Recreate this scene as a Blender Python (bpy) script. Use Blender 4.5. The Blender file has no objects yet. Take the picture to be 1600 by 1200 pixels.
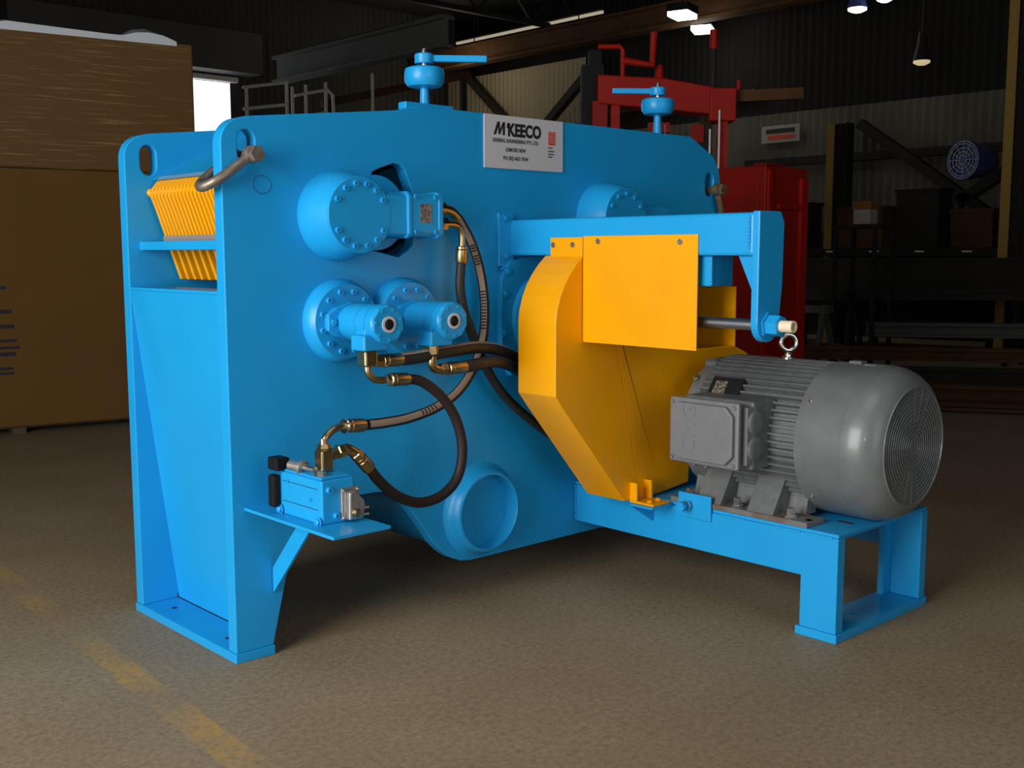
import bpy, bmesh, math, random
from mathutils import Vector, Matrix
random.seed(4)
S = bpy.context.scene
COL = S.collection
PI = math.pi
V = Vector

# ------------------------------------------------------------------ camera
cam_d = bpy.data.cameras.new('camera'); cam = bpy.data.objects.new('camera', cam_d); COL.objects.link(cam)
yaw, pit, rol = math.radians(42.86803), math.radians(6.79903), math.radians(-.09751)
fw = V((math.sin(yaw)*math.cos(pit), math.cos(yaw)*math.cos(pit), -math.sin(pit)))
rt = V((math.cos(yaw), -math.sin(yaw), 0)); up = rt.cross(fw)
r2 = math.cos(rol)*rt + math.sin(rol)*up; u2 = -math.sin(rol)*rt + math.cos(rol)*up
mw = Matrix((r2, u2, -fw)).transposed().to_4x4(); mw.translation = V((-1.7804, -3.3072, 1.4))
cam.matrix_world = mw
cam_d.sensor_width = 36; cam_d.lens = 1719.4177*36/1600; cam_d.clip_start = .05
S.camera = cam

# ------------------------------------------------------------------ world, light, exposure
W = bpy.data.worlds.new('overcast_sky'); S.world = W; W.use_nodes = True
bg = W.node_tree.nodes['Background']; bg.inputs[0].default_value = (.86, .93, 1, 1); bg.inputs[1].default_value = 1.25
def area(name, loc, target, sx, sy, power, color=(1, 1, 1)):
    d = bpy.data.lights.new(name, 'AREA'); d.shape = 'RECTANGLE'; d.size = sx; d.size_y = sy; d.energy = power; d.color = color
    o = bpy.data.objects.new(name, d); COL.objects.link(o); o.location = loc
    o.rotation_euler = (V(target)-V(loc)).to_track_quat('-Z', 'Y').to_euler(); return o
area('doorway_daylight', (-4.9, -1.3, 2.0), (0, -2.2, .8), 3.4, 3.4, 385, (1, .98, .95))
area('front_fill', (-1.0, -8.7, 2.4), (-.5, 0, .6), 3.6, 4.0, 42, (1, .98, .95))  # added fill for the machine's front faces
area('overhead_fill', (-1.0, -3.0, 6.8), (-1.0, -3.0, 0), 3.5, 3.5, 60, (1, .96, .9))  # unseen overhead fill added above the foreground floor
fl = bpy.data.lights.new('camera_flash', 'SPOT'); fl.energy = 26; fl.spot_size = math.radians(80); fl.spot_blend = .6; fl.shadow_soft_size = .02
fo = bpy.data.objects.new('camera_flash', fl); COL.objects.link(fo)
fo.location = V((-1.7804, -3.3072, 1.4)) + .07*u2 - .04*r2 ; fo.rotation_euler = cam.rotation_euler
S.view_settings.view_transform = 'Standard'; S.view_settings.look = 'None'; S.view_settings.gamma = 1
S.view_settings.exposure = 0.06; S.view_settings.use_curve_mapping = False
S.cycles.use_denoising = True
S.cycles.sample_clamp_indirect = 4

# ------------------------------------------------------------------ materials
def mat(name, col, rough=.5, metal=0, coat=0, spec=.5, noise=None, bump=0, bscale=40, emis=None):
    m = bpy.data.materials.new(name); m.use_nodes = True; nt = m.node_tree; b = nt.nodes['Principled BSDF']
    b.inputs['Base Color'].default_value = (*col, 1); b.inputs['Roughness'].default_value = rough
    b.inputs['Metallic'].default_value = metal; b.inputs['Coat Weight'].default_value = coat; b.inputs['Coat Roughness'].default_value = .12
    b.inputs['Specular IOR Level'].default_value = spec
    tc = nt.nodes.new('ShaderNodeTexCoord')
    if noise:   # (scale, second colour, low, high)
        n = nt.nodes.new('ShaderNodeTexNoise'); n.inputs['Scale'].default_value = noise[0]; n.inputs['Detail'].default_value = 6
        nt.links.new(tc.outputs['Object'], n.inputs['Vector'])
        r = nt.nodes.new('ShaderNodeValToRGB'); r.color_ramp.elements[0].position = noise[2]; r.color_ramp.elements[1].position = noise[3]
        r.color_ramp.elements[0].color = (*noise[1], 1); r.color_ramp.elements[1].color = (*col, 1)
        nt.links.new(n.outputs['Fac'], r.inputs['Fac']); nt.links.new(r.outputs['Color'], b.inputs['Base Color'])
    if bump:
        n2 = nt.nodes.new('ShaderNodeTexNoise'); n2.inputs['Scale'].default_value = bscale; n2.inputs['Detail'].default_value = 4
        nt.links.new(tc.outputs['Object'], n2.inputs['Vector'])
        bp = nt.nodes.new('ShaderNodeBump'); bp.inputs['Strength'].default_value = bump; bp.inputs['Distance'].default_value = .01
        nt.links.new(n2.outputs['Fac'], bp.inputs['Height']); nt.links.new(bp.outputs['Normal'], b.inputs['Normal'])
    if emis:
        b.inputs['Emission Color'].default_value = (*emis[0], 1); b.inputs['Emission Strength'].default_value = emis[1]
    return m
BLUE = mat('blue_enamel', (.012, .325, .69), .34, spec=.4, noise=(3.5, (.010, .305, .66), .35, .65), bump=.03, bscale=60)
YEL = mat('yellow_enamel', (.84, .36, .0), .32, spec=.35, noise=(5, (.80, .335, .0), .35, .65), bump=.03, bscale=50)
GREY = mat('grey_motor_paint', (.140, .155, .155), .38, coat=.2, noise=(14, (.12, .13, .13), .3, .7))
GREYC = mat('grey_cast_iron_paint', (.135, .145, .145), .5, noise=(30, (.105, .112, .112), .3, .7), bump=.1, bscale=120)
GREYB = mat('grey_terminal_box_paint', (.165, .17, .18), .5, noise=(18, (.148, .152, .16), .3, .7))
RUSTG = mat('grey_foot_with_rust', (.14, .14, .136), .6, noise=(9, (.12, .08, .055), .38, .55))
DGRILL = mat('grille_recess_shade', (.035, .035, .035), .7)
ZINC = mat('zinc_plated_steel', (.62, .60, .55), .28, metal=1)
GOLD = mat('yellow_passivated_steel', (.50, .37, .18), .3, metal=1, noise=(30, (.36, .26, .13), .3, .7))
CHROME = mat('bright_steel', (.75, .74, .7), .18, metal=1)
RODM = mat('ground_steel_rod', (.5, .52, .53), .35, metal=1)
RUBBER = mat('black_rubber_hose', (.018, .017, .016), .5, spec=.3, noise=(60, (.026, .024, .022), .3, .7))
RUBR = mat('black_rubber_hose_with_red_tint', (.022, .014, .013), .5, spec=.3)
DRIP = mat('cream_plastic_cap', (.78, .66, .48), .5)
GALV = mat('weathered_galvanised_steel', (.30, .27, .235), .45, metal=.7, noise=(40, (.20, .15, .11), .3, .7))
BROWNG = mat('rusty_galvanised_steel', (.26, .20, .12), .5, metal=.6, noise=(40, (.17, .10, .05), .3, .7))
ALU = mat('cast_aluminium', (.50, .48, .45), .4, metal=.85, noise=(50, (.38, .36, .34), .3, .7))
BLACK = mat('black_paint', (.008, .008, .009), .6, spec=.15)
BLACKP = mat('black_print', (.012, .012, .016), .6)
SIGNW = mat('white_sign_plate', (.56, .545, .56), .45)
SIGNR = mat('red_print', (.60, .05, .025), .5)
SIGNG = mat('grey_print', (.05, .06, .07), .6)
NAMEPL = mat('black_data_plate', (.012, .012, .014), .35)
NAMEPB = mat('brass_data_plate_text', (.24, .2, .15), .4, noise=(90, (.05, .045, .04), .4, .6))
LABELB = mat('printed_motor_label', (.24, .2, .17), .4, noise=(120, (.05, .05, .06), .35, .6))
TAN = mat('tan_hose_layline', (.36, .265, .20), .7, spec=.2)
DARKHOLE = mat('hole_shade', (.012, .02, .035), .8)  # near-black colour puts in the shade inside holes and openings
CARTON = mat('brown_corrugated_board', (.16, .080, .020), .85, spec=.2, noise=(2.5, (.14, .070, .017), .3, .7), bump=.05, bscale=90)
SHEETW = mat('white_plastic_sheet', (.75, .80, .85), .35)
SHEETB = mat('blue_plastic_sheet', (.02, .035, .28), .4)
PRINTB = mat('dark_blue_carton_print', (.012, .014, .03), .7)
WOODP = mat('pallet_wood', (.10, .07, .04), .8)
RED = mat('red_machine_paint', (.36, .010, .003), .5, spec=.2, noise=(4, (.30, .008, .003), .3, .7))
REDD = mat('dull_red_cabinet_paint', (.30, .008, .003), .55, spec=.2, noise=(3, (.2, .01, .005), .3, .7))
STEELD = mat('dark_mill_steel', (.026, .023, .02), .7, spec=.2, noise=(3, (.016, .013, .01), .3, .7))
STEELB = mat('brown_rusty_steel', (.10, .045, .018), .8, spec=.15, noise=(2, (.06, .03, .013), .3, .7))
STEELG = mat('grey_primed_steel', (.075, .08, .07), .7, spec=.2)
CRANE = mat('grey_crane_girder_paint', (.11, .105, .095), .6, noise=(1.5, (.085, .08, .07), .3, .7))
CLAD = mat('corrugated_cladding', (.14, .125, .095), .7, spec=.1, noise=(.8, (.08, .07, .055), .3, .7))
ROOFM = mat('dark_roof_sheet', (.045, .045, .042), .8)
WALLD = mat('dark_wall_sheet', (.06, .055, .048), .8)
YCOL = mat('yellow_column_edge', (.34, .22, .05), .7, spec=.2)
PIPEW = mat('pale_painted_pipe', (.80, .77, .70), .45)
FANB = mat('blue_fan_paint', (.05, .06, .22), .4)
FANG = mat('pale_fan_guard', (.35, .37, .48), .4)
LAMPE = mat('lamp_glass_lit', (.9, .9, .9), .5, emis=((.95, 1, .93), 5))
LAMPD = mat('lamp_glass_dim', (.7, .6, .4), .5, emis=((1, .8, .45), .5))
GLOWE = mat('dim_strip_glow', (.8, .75, .6), .5, emis=((1, .84, .60), .34))  # added glow of the pale roof strips
LAMPB = mat('blue_lamp_shade', (.08, .10, .35), .4)
ORANGE = mat('orange_tin', (.20, .07, .02), .6, spec=.2)
WHITEB = mat('white_tin', (.30, .28, .24), .6, spec=.2)

def floor_material():
    m = bpy.data.materials.new('worn_brown_concrete'); m.use_nodes = True; nt = m.node_tree; b = nt.nodes['Principled BSDF']
    N = nt.nodes.new; L = nt.links.new
    tc = N('ShaderNodeTexCoord')
    def noise(s, d=6, r=.55):
        n = N('ShaderNodeTexNoise'); n.inputs['Scale'].default_value = s; n.inputs['Detail'].default_value = d; n.inputs['Roughness'].default_value = r
        L(tc.outputs['Object'], n.inputs['Vector']); return n
    def ramp(src, a, ca, c, cc):
        r = N('ShaderNodeValToRGB'); e = r.color_ramp.elements; e[0].position = a; e[1].position = c; e[0].color = (*ca, 1); e[1].color = (*cc, 1)
        L(src, r.inputs['Fac']); return r
    n1 = noise(1.1); r1 = ramp(n1.outputs['Fac'], .3, (.228, .166, .092), .7, (.292, .226, .140))
    n2 = noise(45, 6, .78); r2 = ramp(n2.outputs['Fac'], .32, (.62, .60, .58), .62, (1.12, 1.12, 1.12))
    mx = N('ShaderNodeMix'); mx.data_type = 'RGBA'; mx.blend_type = 'MULTIPLY'; mx.inputs[0].default_value = 1
    L(r1.outputs['Color'], mx.inputs[6]); L(r2.outputs['Color'], mx.inputs[7])
    n3 = noise(9, 3, .5); r3 = ramp(n3.outputs['Fac'], .70, (0, 0, 0), .76, (1, 1, 1))
    n4 = noise(150, 2, .5); r4 = ramp(n4.outputs['Fac'], .66, (0, 0, 0), .72, (.8, .8, .8))
    mm = N('ShaderNodeMath'); mm.operation = 'MAXIMUM'; L(r3.outputs['Color'], mm.inputs[0]); L(r4.outputs['Color'], mm.inputs[1])
    ms = N('ShaderNodeMath'); ms.operation = 'MULTIPLY'; ms.inputs[1].default_value = .45; L(mm.outputs[0], ms.inputs[0])
    mx2 = N('ShaderNodeMix'); mx2.data_type = 'RGBA'; L(ms.outputs[0], mx2.inputs[0]); L(mx.outputs[2], mx2.inputs[6]); mx2.inputs[7].default_value = (.07, .05, .032, 1)
    # worn yellow line painted along Y at x about -0.31
    sp = N('ShaderNodeSeparateXYZ'); L(tc.outputs['Object'], sp.inputs[0])
    wob = noise(14, 4, .6); wm = N('ShaderNodeMath'); wm.operation = 'MULTIPLY_ADD'; wm.inputs[1].default_value = .05; wm.inputs[2].default_value = -.025; L(wob.outputs['Fac'], wm.inputs[0])
    ad = N('ShaderNodeMath'); ad.operation = 'ADD'; L(sp.outputs['X'], ad.inputs[0]); L(wm.outputs[0], ad.inputs[1])
    sl = N('ShaderNodeMath'); sl.operation = 'MULTIPLY_ADD'; sl.inputs[1].default_value = -.055; L(sp.outputs['Y'], sl.inputs[0]); L(ad.outputs[0], sl.inputs[2])
    of = N('ShaderNodeMath'); of.operation = 'ADD'; of.inputs[1].default_value = .315; L(sl.outputs[0], of.inputs[0])
    ab = N('ShaderNodeMath'); ab.operation = 'ABSOLUTE'; L(of.outputs[0], ab.inputs[0])
    lt = N('ShaderNodeMath'); lt.operation = 'LESS_THAN'; lt.inputs[1].default_value = .052; L(ab.outputs[0], lt.inputs[0])
    wear = noise(30, 5, .75); wr = ramp(wear.outputs['Fac'], .38, (.1, .1, .1), .56, (1, 1, 1))
    wear2 = noise(2.3, 2, .5); wr2 = ramp(wear2.outputs['Fac'], .40, (.10, .10, .10), .62, (1, 1, 1))
    fy = N('ShaderNodeMapRange'); L(sp.outputs['Y'], fy.inputs[0]); fy.inputs[1].default_value = -.9; fy.inputs[2].default_value = .55; fy.inputs[3].default_value = 1.0; fy.inputs[4].default_value = .45
    m1 = N('ShaderNodeMath'); m1.operation = 'MULTIPLY'; L(lt.outputs[0], m1.inputs[0]); L(wr.outputs['Color'], m1.inputs[1])
    m2 = N('ShaderNodeMath'); m2.operation = 'MULTIPLY'; L(m1.outputs[0], m2.inputs[0]); L(wr2.outputs['Color'], m2.inputs[1])
    m3 = N('ShaderNodeMath'); m3.operation = 'MULTIPLY'; L(m2.outputs[0], m3.inputs[0]); L(fy.outputs[0], m3.inputs[1])
    mx3 = N('ShaderNodeMix'); mx3.data_type = 'RGBA'; L(m3.outputs[0], mx3.inputs[0]); L(mx2.outputs[2], mx3.inputs[6]); mx3.inputs[7].default_value = (.50, .28, .03, 1)
    L(mx3.outputs[2], b.inputs['Base Color'])
    b.inputs['Roughness'].default_value = .75
    bp = N('ShaderNodeBump'); bp.inputs['Strength'].default_value = .14; bp.inputs['Distance'].default_value = .003
    L(n2.outputs['Fac'], bp.inputs['Height']); L(bp.outputs['Normal'], b.inputs['Normal'])
    return m

def wrap_material():
    # brown board under horizontal bands of stretch film: its gloss streaks are put into the colour
    m = bpy.data.materials.new('board_under_stretch_film'); m.use_nodes = True; nt = m.node_tree; b = nt.nodes['Principled BSDF']
    N = nt.nodes.new; L = nt.links.new
    tc = N('ShaderNodeTexCoord'); mp = N('ShaderNodeMapping'); mp.inputs['Scale'].default_value = (1.1, 1.1, 40); L(tc.outputs['Object'], mp.inputs['Vector'])
    n = N('ShaderNodeTexNoise'); n.inputs['Scale'].default_value = 2.2; n.inputs['Detail'].default_value = 5; n.inputs['Roughness'].default_value = .6; L(mp.outputs[0], n.inputs['Vector'])
    r = N('ShaderNodeValToRGB'); e = r.color_ramp.elements; e[0].position = .56; e[0].color = (.150, .076, .021, 1); e[1].position = .80; e[1].color = (.46, .34, .12, 1)
    L(n.outputs['Fac'], r.inputs['Fac']); L(r.outputs['Color'], b.inputs['Base Color'])
    b.inputs['Roughness'].default_value = .5; b.inputs['Specular IOR Level'].default_value = .3
    bp = N('ShaderNodeBump'); bp.inputs['Strength'].default_value = .5; bp.inputs['Distance'].default_value = .012; L(n.outputs['Fac'], bp.inputs['Height']); L(bp.outputs['Normal'], b.inputs['Normal'])
    return m

# ------------------------------------------------------------------ helpers
OFF = {}
def put(name, bm, m, parent=None, smooth=None, bevel=0, bseg=2):
    me = bpy.data.meshes.new(name)
    bmesh.ops.remove_doubles(bm, verts=bm.verts, dist=1e-6)
    if smooth is not None:
        for f in bm.faces: f.smooth = True
    bmesh.ops.recalc_face_normals(bm, faces=bm.faces)
    o = bpy.data.objects.new(name, me); COL.objects.link(o)
    if parent is not None:
        off = OFF[parent.name]; bmesh.ops.translate(bm, verts=bm.verts, vec=-off); o.parent = parent; OFF[o.name] = off
    else:
        OFF[o.name] = V((0, 0, 0))
    bm.to_mesh(me); bm.free()
    if smooth is not None:
        me.set_sharp_from_angle(angle=math.radians(smooth))
    me.materials.append(m)
    if bevel:
        bv = o.modifiers.new('bevel', 'BEVEL'); bv.width = bevel; bv.segments = bseg; bv.limit_method = 'ANGLE'; bv.angle_limit = math.radians(40)
    return o
def thing(name, label, cat, loc, group=None):
    o = bpy.data.objects.new(name, None); COL.objects.link(o); o.location = loc; OFF[o.name] = V(loc); o.empty_display_size = .1
    return tag(o, label, cat, group)
def tag(o, label, cat, group=None):
    o['label'] = label; o['category'] = cat
    if group: o['group'] = group
    return o
def struct(o): o['kind'] = 'structure'; return o
def rebase(o, loc):
    """put the origin of a single-mesh thing at loc"""
    loc = V(loc); o.data.transform(Matrix.Translation(-loc)); o.location = loc; OFF[o.name] = loc; return o

def box(bm, x0, x1, y0, y1, z0, z1, M=None):
    vs = [bm.verts.new((x, y, z)) for x in (x0, x1) for y in (y0, y1) for z in (z0, z1)]
    for q in ((0, 1, 3, 2), (4, 6, 7, 5), (0, 4, 5, 1), (2, 3, 7, 6), (0, 2, 6, 4), (1, 5, 7, 3)): bm.faces.new([vs[i] for i in q])
    if M is not None: bmesh.ops.transform(bm, matrix=M, verts=vs)
    return bm
def Box(*a, M=None): return box(bmesh.new(), *a, M=M)
AX = {'x': lambda a, b, t: V((t, a, b)), 'y': lambda a, b, t: V((a, t, b)), 'z': lambda a, b, t: V((a, b, t))}
def prism(bm, pts, axis, t0, t1, holes=()):
    """outline in the plane across axis, extruded from t0 to t1, with through holes"""
    f = AX[axis]; edges = []
    for loop in [pts, *holes]:
        vs = [bm.verts.new(f(a, b, t0)) for a, b in loop]
        edges += [bm.edges.new((vs[i], vs[(i+1) % len(vs)])) for i in range(len(vs))]
    if holes:
        r = bmesh.ops.triangle_fill(bm, use_beauty=True, use_dissolve=False, edges=edges)
        faces = [g for g in r['geom'] if isinstance(g, bmesh.types.BMFace)]
    else:
        faces = [bm.faces.new([e.verts[0] for e in edges])]
    r = bmesh.ops.extrude_face_region(bm, geom=faces)
    nv = [g for g in r['geom'] if isinstance(g, bmesh.types.BMVert)]
    bmesh.ops.translate(bm, verts=nv, vec=f(0, 0, t1-t0))
    return bm
def Prism(*a, **k): return prism(bmesh.new(), *a, **k)
def arc(cx, cz, r, a0, a1, n=10): return [(cx+r*math.cos(math.radians(a0+(a1-a0)*i/n)), cz+r*math.sin(math.radians(a0+(a1-a0)*i/n))) for i in range(n+1)]
def circ(cx, cz, r, n=28): return [(cx+r*math.cos(2*PI*i/n), cz+r*math.sin(2*PI*i/n)) for i in range(n)]
def slot(cx, z0, z1, r, n=8): return arc(cx, z1, r, 0, 180, n)+arc(cx, z0, r, 180, 360, n)
def basis(d):
    d = V(d).normalized(); a = V((0, 0, 1)) if abs(d.z) < .9 else V((1, 0, 0))
    s = d.cross(a).normalized(); return d, s, s.cross(d)
def lathe(bm, prof, o, d, n=24, rot=0, cap=True):
    """prof = [(radius, distance along d)]"""
    o = V(o); d, s, u = basis(d); rings = []
    for r, t in prof:
        rings.append([bm.verts.new(o+d*t+(s*math.cos(2*PI*i/n+rot)+u*math.sin(2*PI*i/n+rot))*max(r, 1e-4)) for i in range(n)])
    for a, b in zip(rings, rings[1:]):
        for i in range(n): bm.faces.new((a[i], a[(i+1) % n], b[(i+1) % n], b[i]))
    if cap: bm.faces.new(rings[0][::-1]); bm.faces.new(rings[-1])
    return bm
def Lathe(*a, **k): return lathe(bmesh.new(), *a, **k)
def smoothpath(pts, k=8):
    pts = [V(p) for p in pts]; out = []; n = len(pts)
    for i in range(n-1):
        p0 = pts[max(i-1, 0)]; p1 = pts[i]; p2 = pts[i+1]; p3 = pts[min(i+2, n-1)]
        for j in range(k):
            t = j/k; out.append(.5*((2*p1)+(p2-p0)*t+(2*p0-5*p1+4*p2-p3)*t*t+(3*p1-p0-3*p2+p3)*t**3))
    return out+[pts[-1]]
def tube(bm, pts, r, n=12, k=8, ref=V((0, -1, 0)), strip=None):
    P = smoothpath(pts, k) if k else [V(p) for p in pts]
    rr = r if callable(r) else (lambda i, m: r)
    T = [(P[min(i+1, len(P)-1)]-P[max(i-1, 0)]).normalized() for i in range(len(P))]
    s = ref-ref.dot(T[0])*T[0]
    if s.length < 1e-3: s = V((1, 0, 0))-T[0].x*T[0]
    s.normalize(); rings = []; fr = []
    for i, p in enumerate(P):
        s = (s-s.dot(T[i])*T[i]).normalized(); u = T[i].cross(s); q = rr(i, len(P)); fr.append((s.copy(), u.copy()))
        rings.append([bm.verts.new(p+(s*math.cos(2*PI*j/n)+u*math.sin(2*PI*j/n))*q) for j in range(n)])
    for a, b in zip(rings, rings[1:]):
        for j in range(n): bm.faces.new((a[j], a[(j+1) % n], b[(j+1) % n], b[j]))
    bm.faces.new(rings[0][::-1]); bm.faces.new(rings[-1])
    return P, T
def Tube(*a, **k):
    bm = bmesh.new(); tube(bm, *a, **k); return bm
def strut(bm, a, b, w, h):
    """rectangular bar from a to b"""
    a = V(a); b = V(b); d, s, u = basis(b-a); L = (b-a).length
    M = Matrix((d, s, u)).transposed().to_4x4(); M.translation = a
    return box(bm, 0, L, -w/2, w/2, -h/2, h/2, M=M)
def Strut(*a): return strut(bmesh.new(), *a)
BOLT = {}
def bolts(parent, pts, d, r=.011, h=.009, m=None, name='bolt', socket=False):
    m = m or BLUE; key = (round(r, 4), round(h, 4), m.name, socket, tuple(round(c, 3) for c in d))
    if key not in BOLT:
        bm = bmesh.new()
        if socket: lathe(bm, [(r, 0), (r, h*.85), (r*.9, h), (r*.5, h), (r*.5, h*.4)], (0, 0, 0), d, 12)
        else: lathe(bm, [(r*1.45, 0), (r*1.45, h*.2), (r, h*.2), (r, h*.85), (r*.8, h)], (0, 0, 0), d, 6)
        me = bpy.data.meshes.new(name); bmesh.ops.recalc_face_normals(bm, faces=bm.faces); bm.to_mesh(me); bm.free(); me.materials.append(m); BOLT[key] = me
    out = []
    for p in pts:
        o = bpy.data.objects.new(name, BOLT[key]); COL.objects.link(o); o.parent = parent; o.location = V(p)-OFF[parent.name]; out.append(o)
    return out
def text(body, size, o, xdir, ydir, m, parent, name='lettering', bold=0, depth=.0006, shear=0, width=1, align='LEFT'):
    c = bpy.data.curves.new(name, 'FONT'); c.body = body; c.size = size; c.extrude = depth; c.offset = bold; c.shear = shear; c.align_x = align; c.resolution_u = 3
    tmp = bpy.data.objects.new('tmp', c); me = bpy.data.meshes.new_from_object(tmp); bpy.data.objects.remove(tmp); bpy.data.curves.remove(c)
    x = V(xdir).normalized()*width; y = V(ydir).normalized(); z = V(xdir).normalized().cross(y)
    M = Matrix((x, y, z)).transposed().to_4x4(); M.translation = V(o)-OFF[parent.name]
    me.transform(M); me.name = name; me.materials.clear(); me.materials.append(m)
    ob = bpy.data.objects.new(name, me); COL.objects.link(ob); ob.parent = parent; OFF[ob.name] = OFF[parent.name]; return ob

# ------------------------------------------------------------------ the shed
floor = struct(put('floor', Box(-5.1, 16, -9, 18, -.1, 0), floor_material()))
struct(put('ceiling', Box(-5.3, 16.2, -9.2, 18.2, 7.0, 7.1), ROOFM))
def corrugated(bm, axis, c, a0, a1, z0, z1, pitch=.16, depth=.03):
    n = int((a1-a0)/pitch*2); pts = []
    for i in range(n+1): pts.append((a0+(a1-a0)*i/n, c+(depth if i % 2 else -depth)*.5))
    prev = None
    for a, d in pts:
        p = [(d, a, z) if axis == 'x' else (a, d, z) for z in (z0, z1)]
        cur = [bm.verts.new(q) for q in p]
        if prev: bm.faces.new((prev[0], cur[0], cur[1], prev[1]))
        prev = cur
    return bm
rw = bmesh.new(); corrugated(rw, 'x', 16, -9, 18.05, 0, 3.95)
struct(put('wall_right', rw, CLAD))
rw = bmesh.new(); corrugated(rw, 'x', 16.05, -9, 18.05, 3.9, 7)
struct(put('wall_right_upper', rw, mat('shaded_upper_cladding', (.016, .015, .014), .8, spec=.1)))  # near-black colour stands for the darkness under the roof
bw = bmesh.new()
DX0, DX1, DZ = 5.6, 9.95, 4.93          # bright roller door opening in the far wall
for q in ((-5.1, DX0, 0, 7), (DX1, 16.05, 0, 7), (DX0, DX1, DZ, 7)): corrugated(bw, 'y', 18, q[0], q[1], q[2], q[3])
struct(put('wall_back', bw, WALLD))
lw = bmesh.new()
for a0, a1, z0, z1 in ((-9, -3.2, 0, 7), (.6, 18.05, 0, 7), (-3.2, .6, 4.0, 7)): box(lw, -5.2, -5.1, a0, a1, z0, z1)
struct(put('wall_left', lw, WALLD))
fw_ = bmesh.new()
for a0, a1, z0, z1 in ((-5.1, -3.0, 0, 7), (1.0, 16, 0, 7), (-3.0, 1.0, 4.7, 7)): box(fw_, a0, a1, -9.1, -9, z0, z1)
struct(put('wall_front', fw_, WALLD))
# door header and roller housing
dh = put('trim_1', Box(DX0-.3, DX1+.1, 17.80, 17.95, DZ, DZ+.10), PIPEW); struct(dh)
struct(put('trim_2', Box(DX0-.3, DX1+.4, 17.3, 17.94, DZ+.13, DZ+.95), CRANE, bevel=.02))

# crane girders along the shed
def beam_i(name, x, y0, y1, z0, z1, w, m):
    bm = bmesh.new(); t = .05
    box(bm, x-w/2, x+w/2, y0, y1, z1-t, z1); box(bm, x-w/2, x+w/2, y0, y1, z0, z0+t); box(bm, x-.02, x+.02, y0, y1, z0+t, z1-t)
    return put(name, bm, m)
struct(beam_i('trim_3', 9.0, 9.7, 14.5, 4.44, 4.90, .26, CRANE)); struct(put('trim_4', Box(8.9, 9.1, 9.7, 14.5, 4.90, 4.93), STEELB))
struct(beam_i('trim_5', 14.6, -6, 17.8, 5.52, 5.95, .3, STEELB))
# columns on the right wall: yellow-edged posts
k = 3
def column(x, y, zt, edge):
    global k
    bm = bmesh.new(); box(bm, x-.11, x+.11, y-.16, y-.14, 0, zt); box(bm, x-.11, x+.11, y+.14, y+.16, 0, zt); box(bm, x-.015, x+.015, y-.14, y+.14, 0, zt)
    o = put('steel_column', bm, STEELD); tag(o, edge, 'column'); rebase(o, (x, y, 0))
    e = put('yellow_edge', Box(x-.13, x-.11, y+.04, y+.165, 0, zt), YCOL, o); e['label'] = 'yellow painted column edge'
    return o
column(13.6, 5.85, 3.35, 'short steel column with yellow edge right of the red cabinet')
column(12.8, 2.80, 7.0, 'tall steel column with yellow edge at right end of the shed wall')
# wall girts and braces
for i, (z, y0, y1) in enumerate(((2.98, -4, 9.2), (4.3, 9, 17.9), (1.6, -4, 9.2))):
    struct(put('trim_%d' % (6+i), Box(15.84, 15.97, y0, y1, z, z+.14), STEELD))
for i, (a, b) in enumerate((((15.35, 17.2, 5.95), (15.35, 14.9, 4.0)), ((15.35, 12.6, 5.25), (15.35, 14.4, 3.9)), ((15.8, 6.8, 3.6), (15.8, 4.2, 1.8)), ((15.8, 2.6, 3.7), (15.8, 5.0, 2.2)))):
    struct(put('trim_%d' % (9+i), Strut(a, b, .16, .16), STEELD))
# pale strips below the roof; a weak glow is added to brighten them
for i, (z, y0, y1, nm) in enumerate(((6.17, 12.0, 16.5, 'upper'), (5.90, 11.9, 16.5, 'lower'))):
    o = thing('glowing_strip', 'long pale strip with added glow under the roof, %s of the two' % nm, 'strip', (14.9, (y0+y1)/2, z), 'pale glowing strips under the roof')
    put('tube', Box(14.88, 14.93, y0, y1, z-.05, z), GLOWE, o); put('batten', Box(14.86, 14.95, y0, y1, z, z+.03), CRANE, o)
    for q in (.15, .85): put('hanger', Box(14.95-.115*i, 14.965-.115*i, y0+(y1-y0)*q, y0+(y1-y0)*q+.02, z, 7.0), STEELD, o)
# roof purlins and trusses, barely lit
for i, y in enumerate((-3, 2.5, 8, 13.5)):
    bm = bmesh.new(); box(bm, -5.1, 16, y-.05, y+.05, 6.85, 7.0); box(bm, -5.1, 16, y-.05, y+.05, 6.05, 6.15)
    for j in range(15):
        x = -5.1+j*1.5; strut(bm, (x, y, 6.1), (x+.75, y, 6.9), .05, .05); strut(bm, (x+.75, y, 6.9), (x+1.5, y, 6.1), .05, .05)
    struct(put('trim_%d' % (20+i), bm, STEELD))

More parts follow.
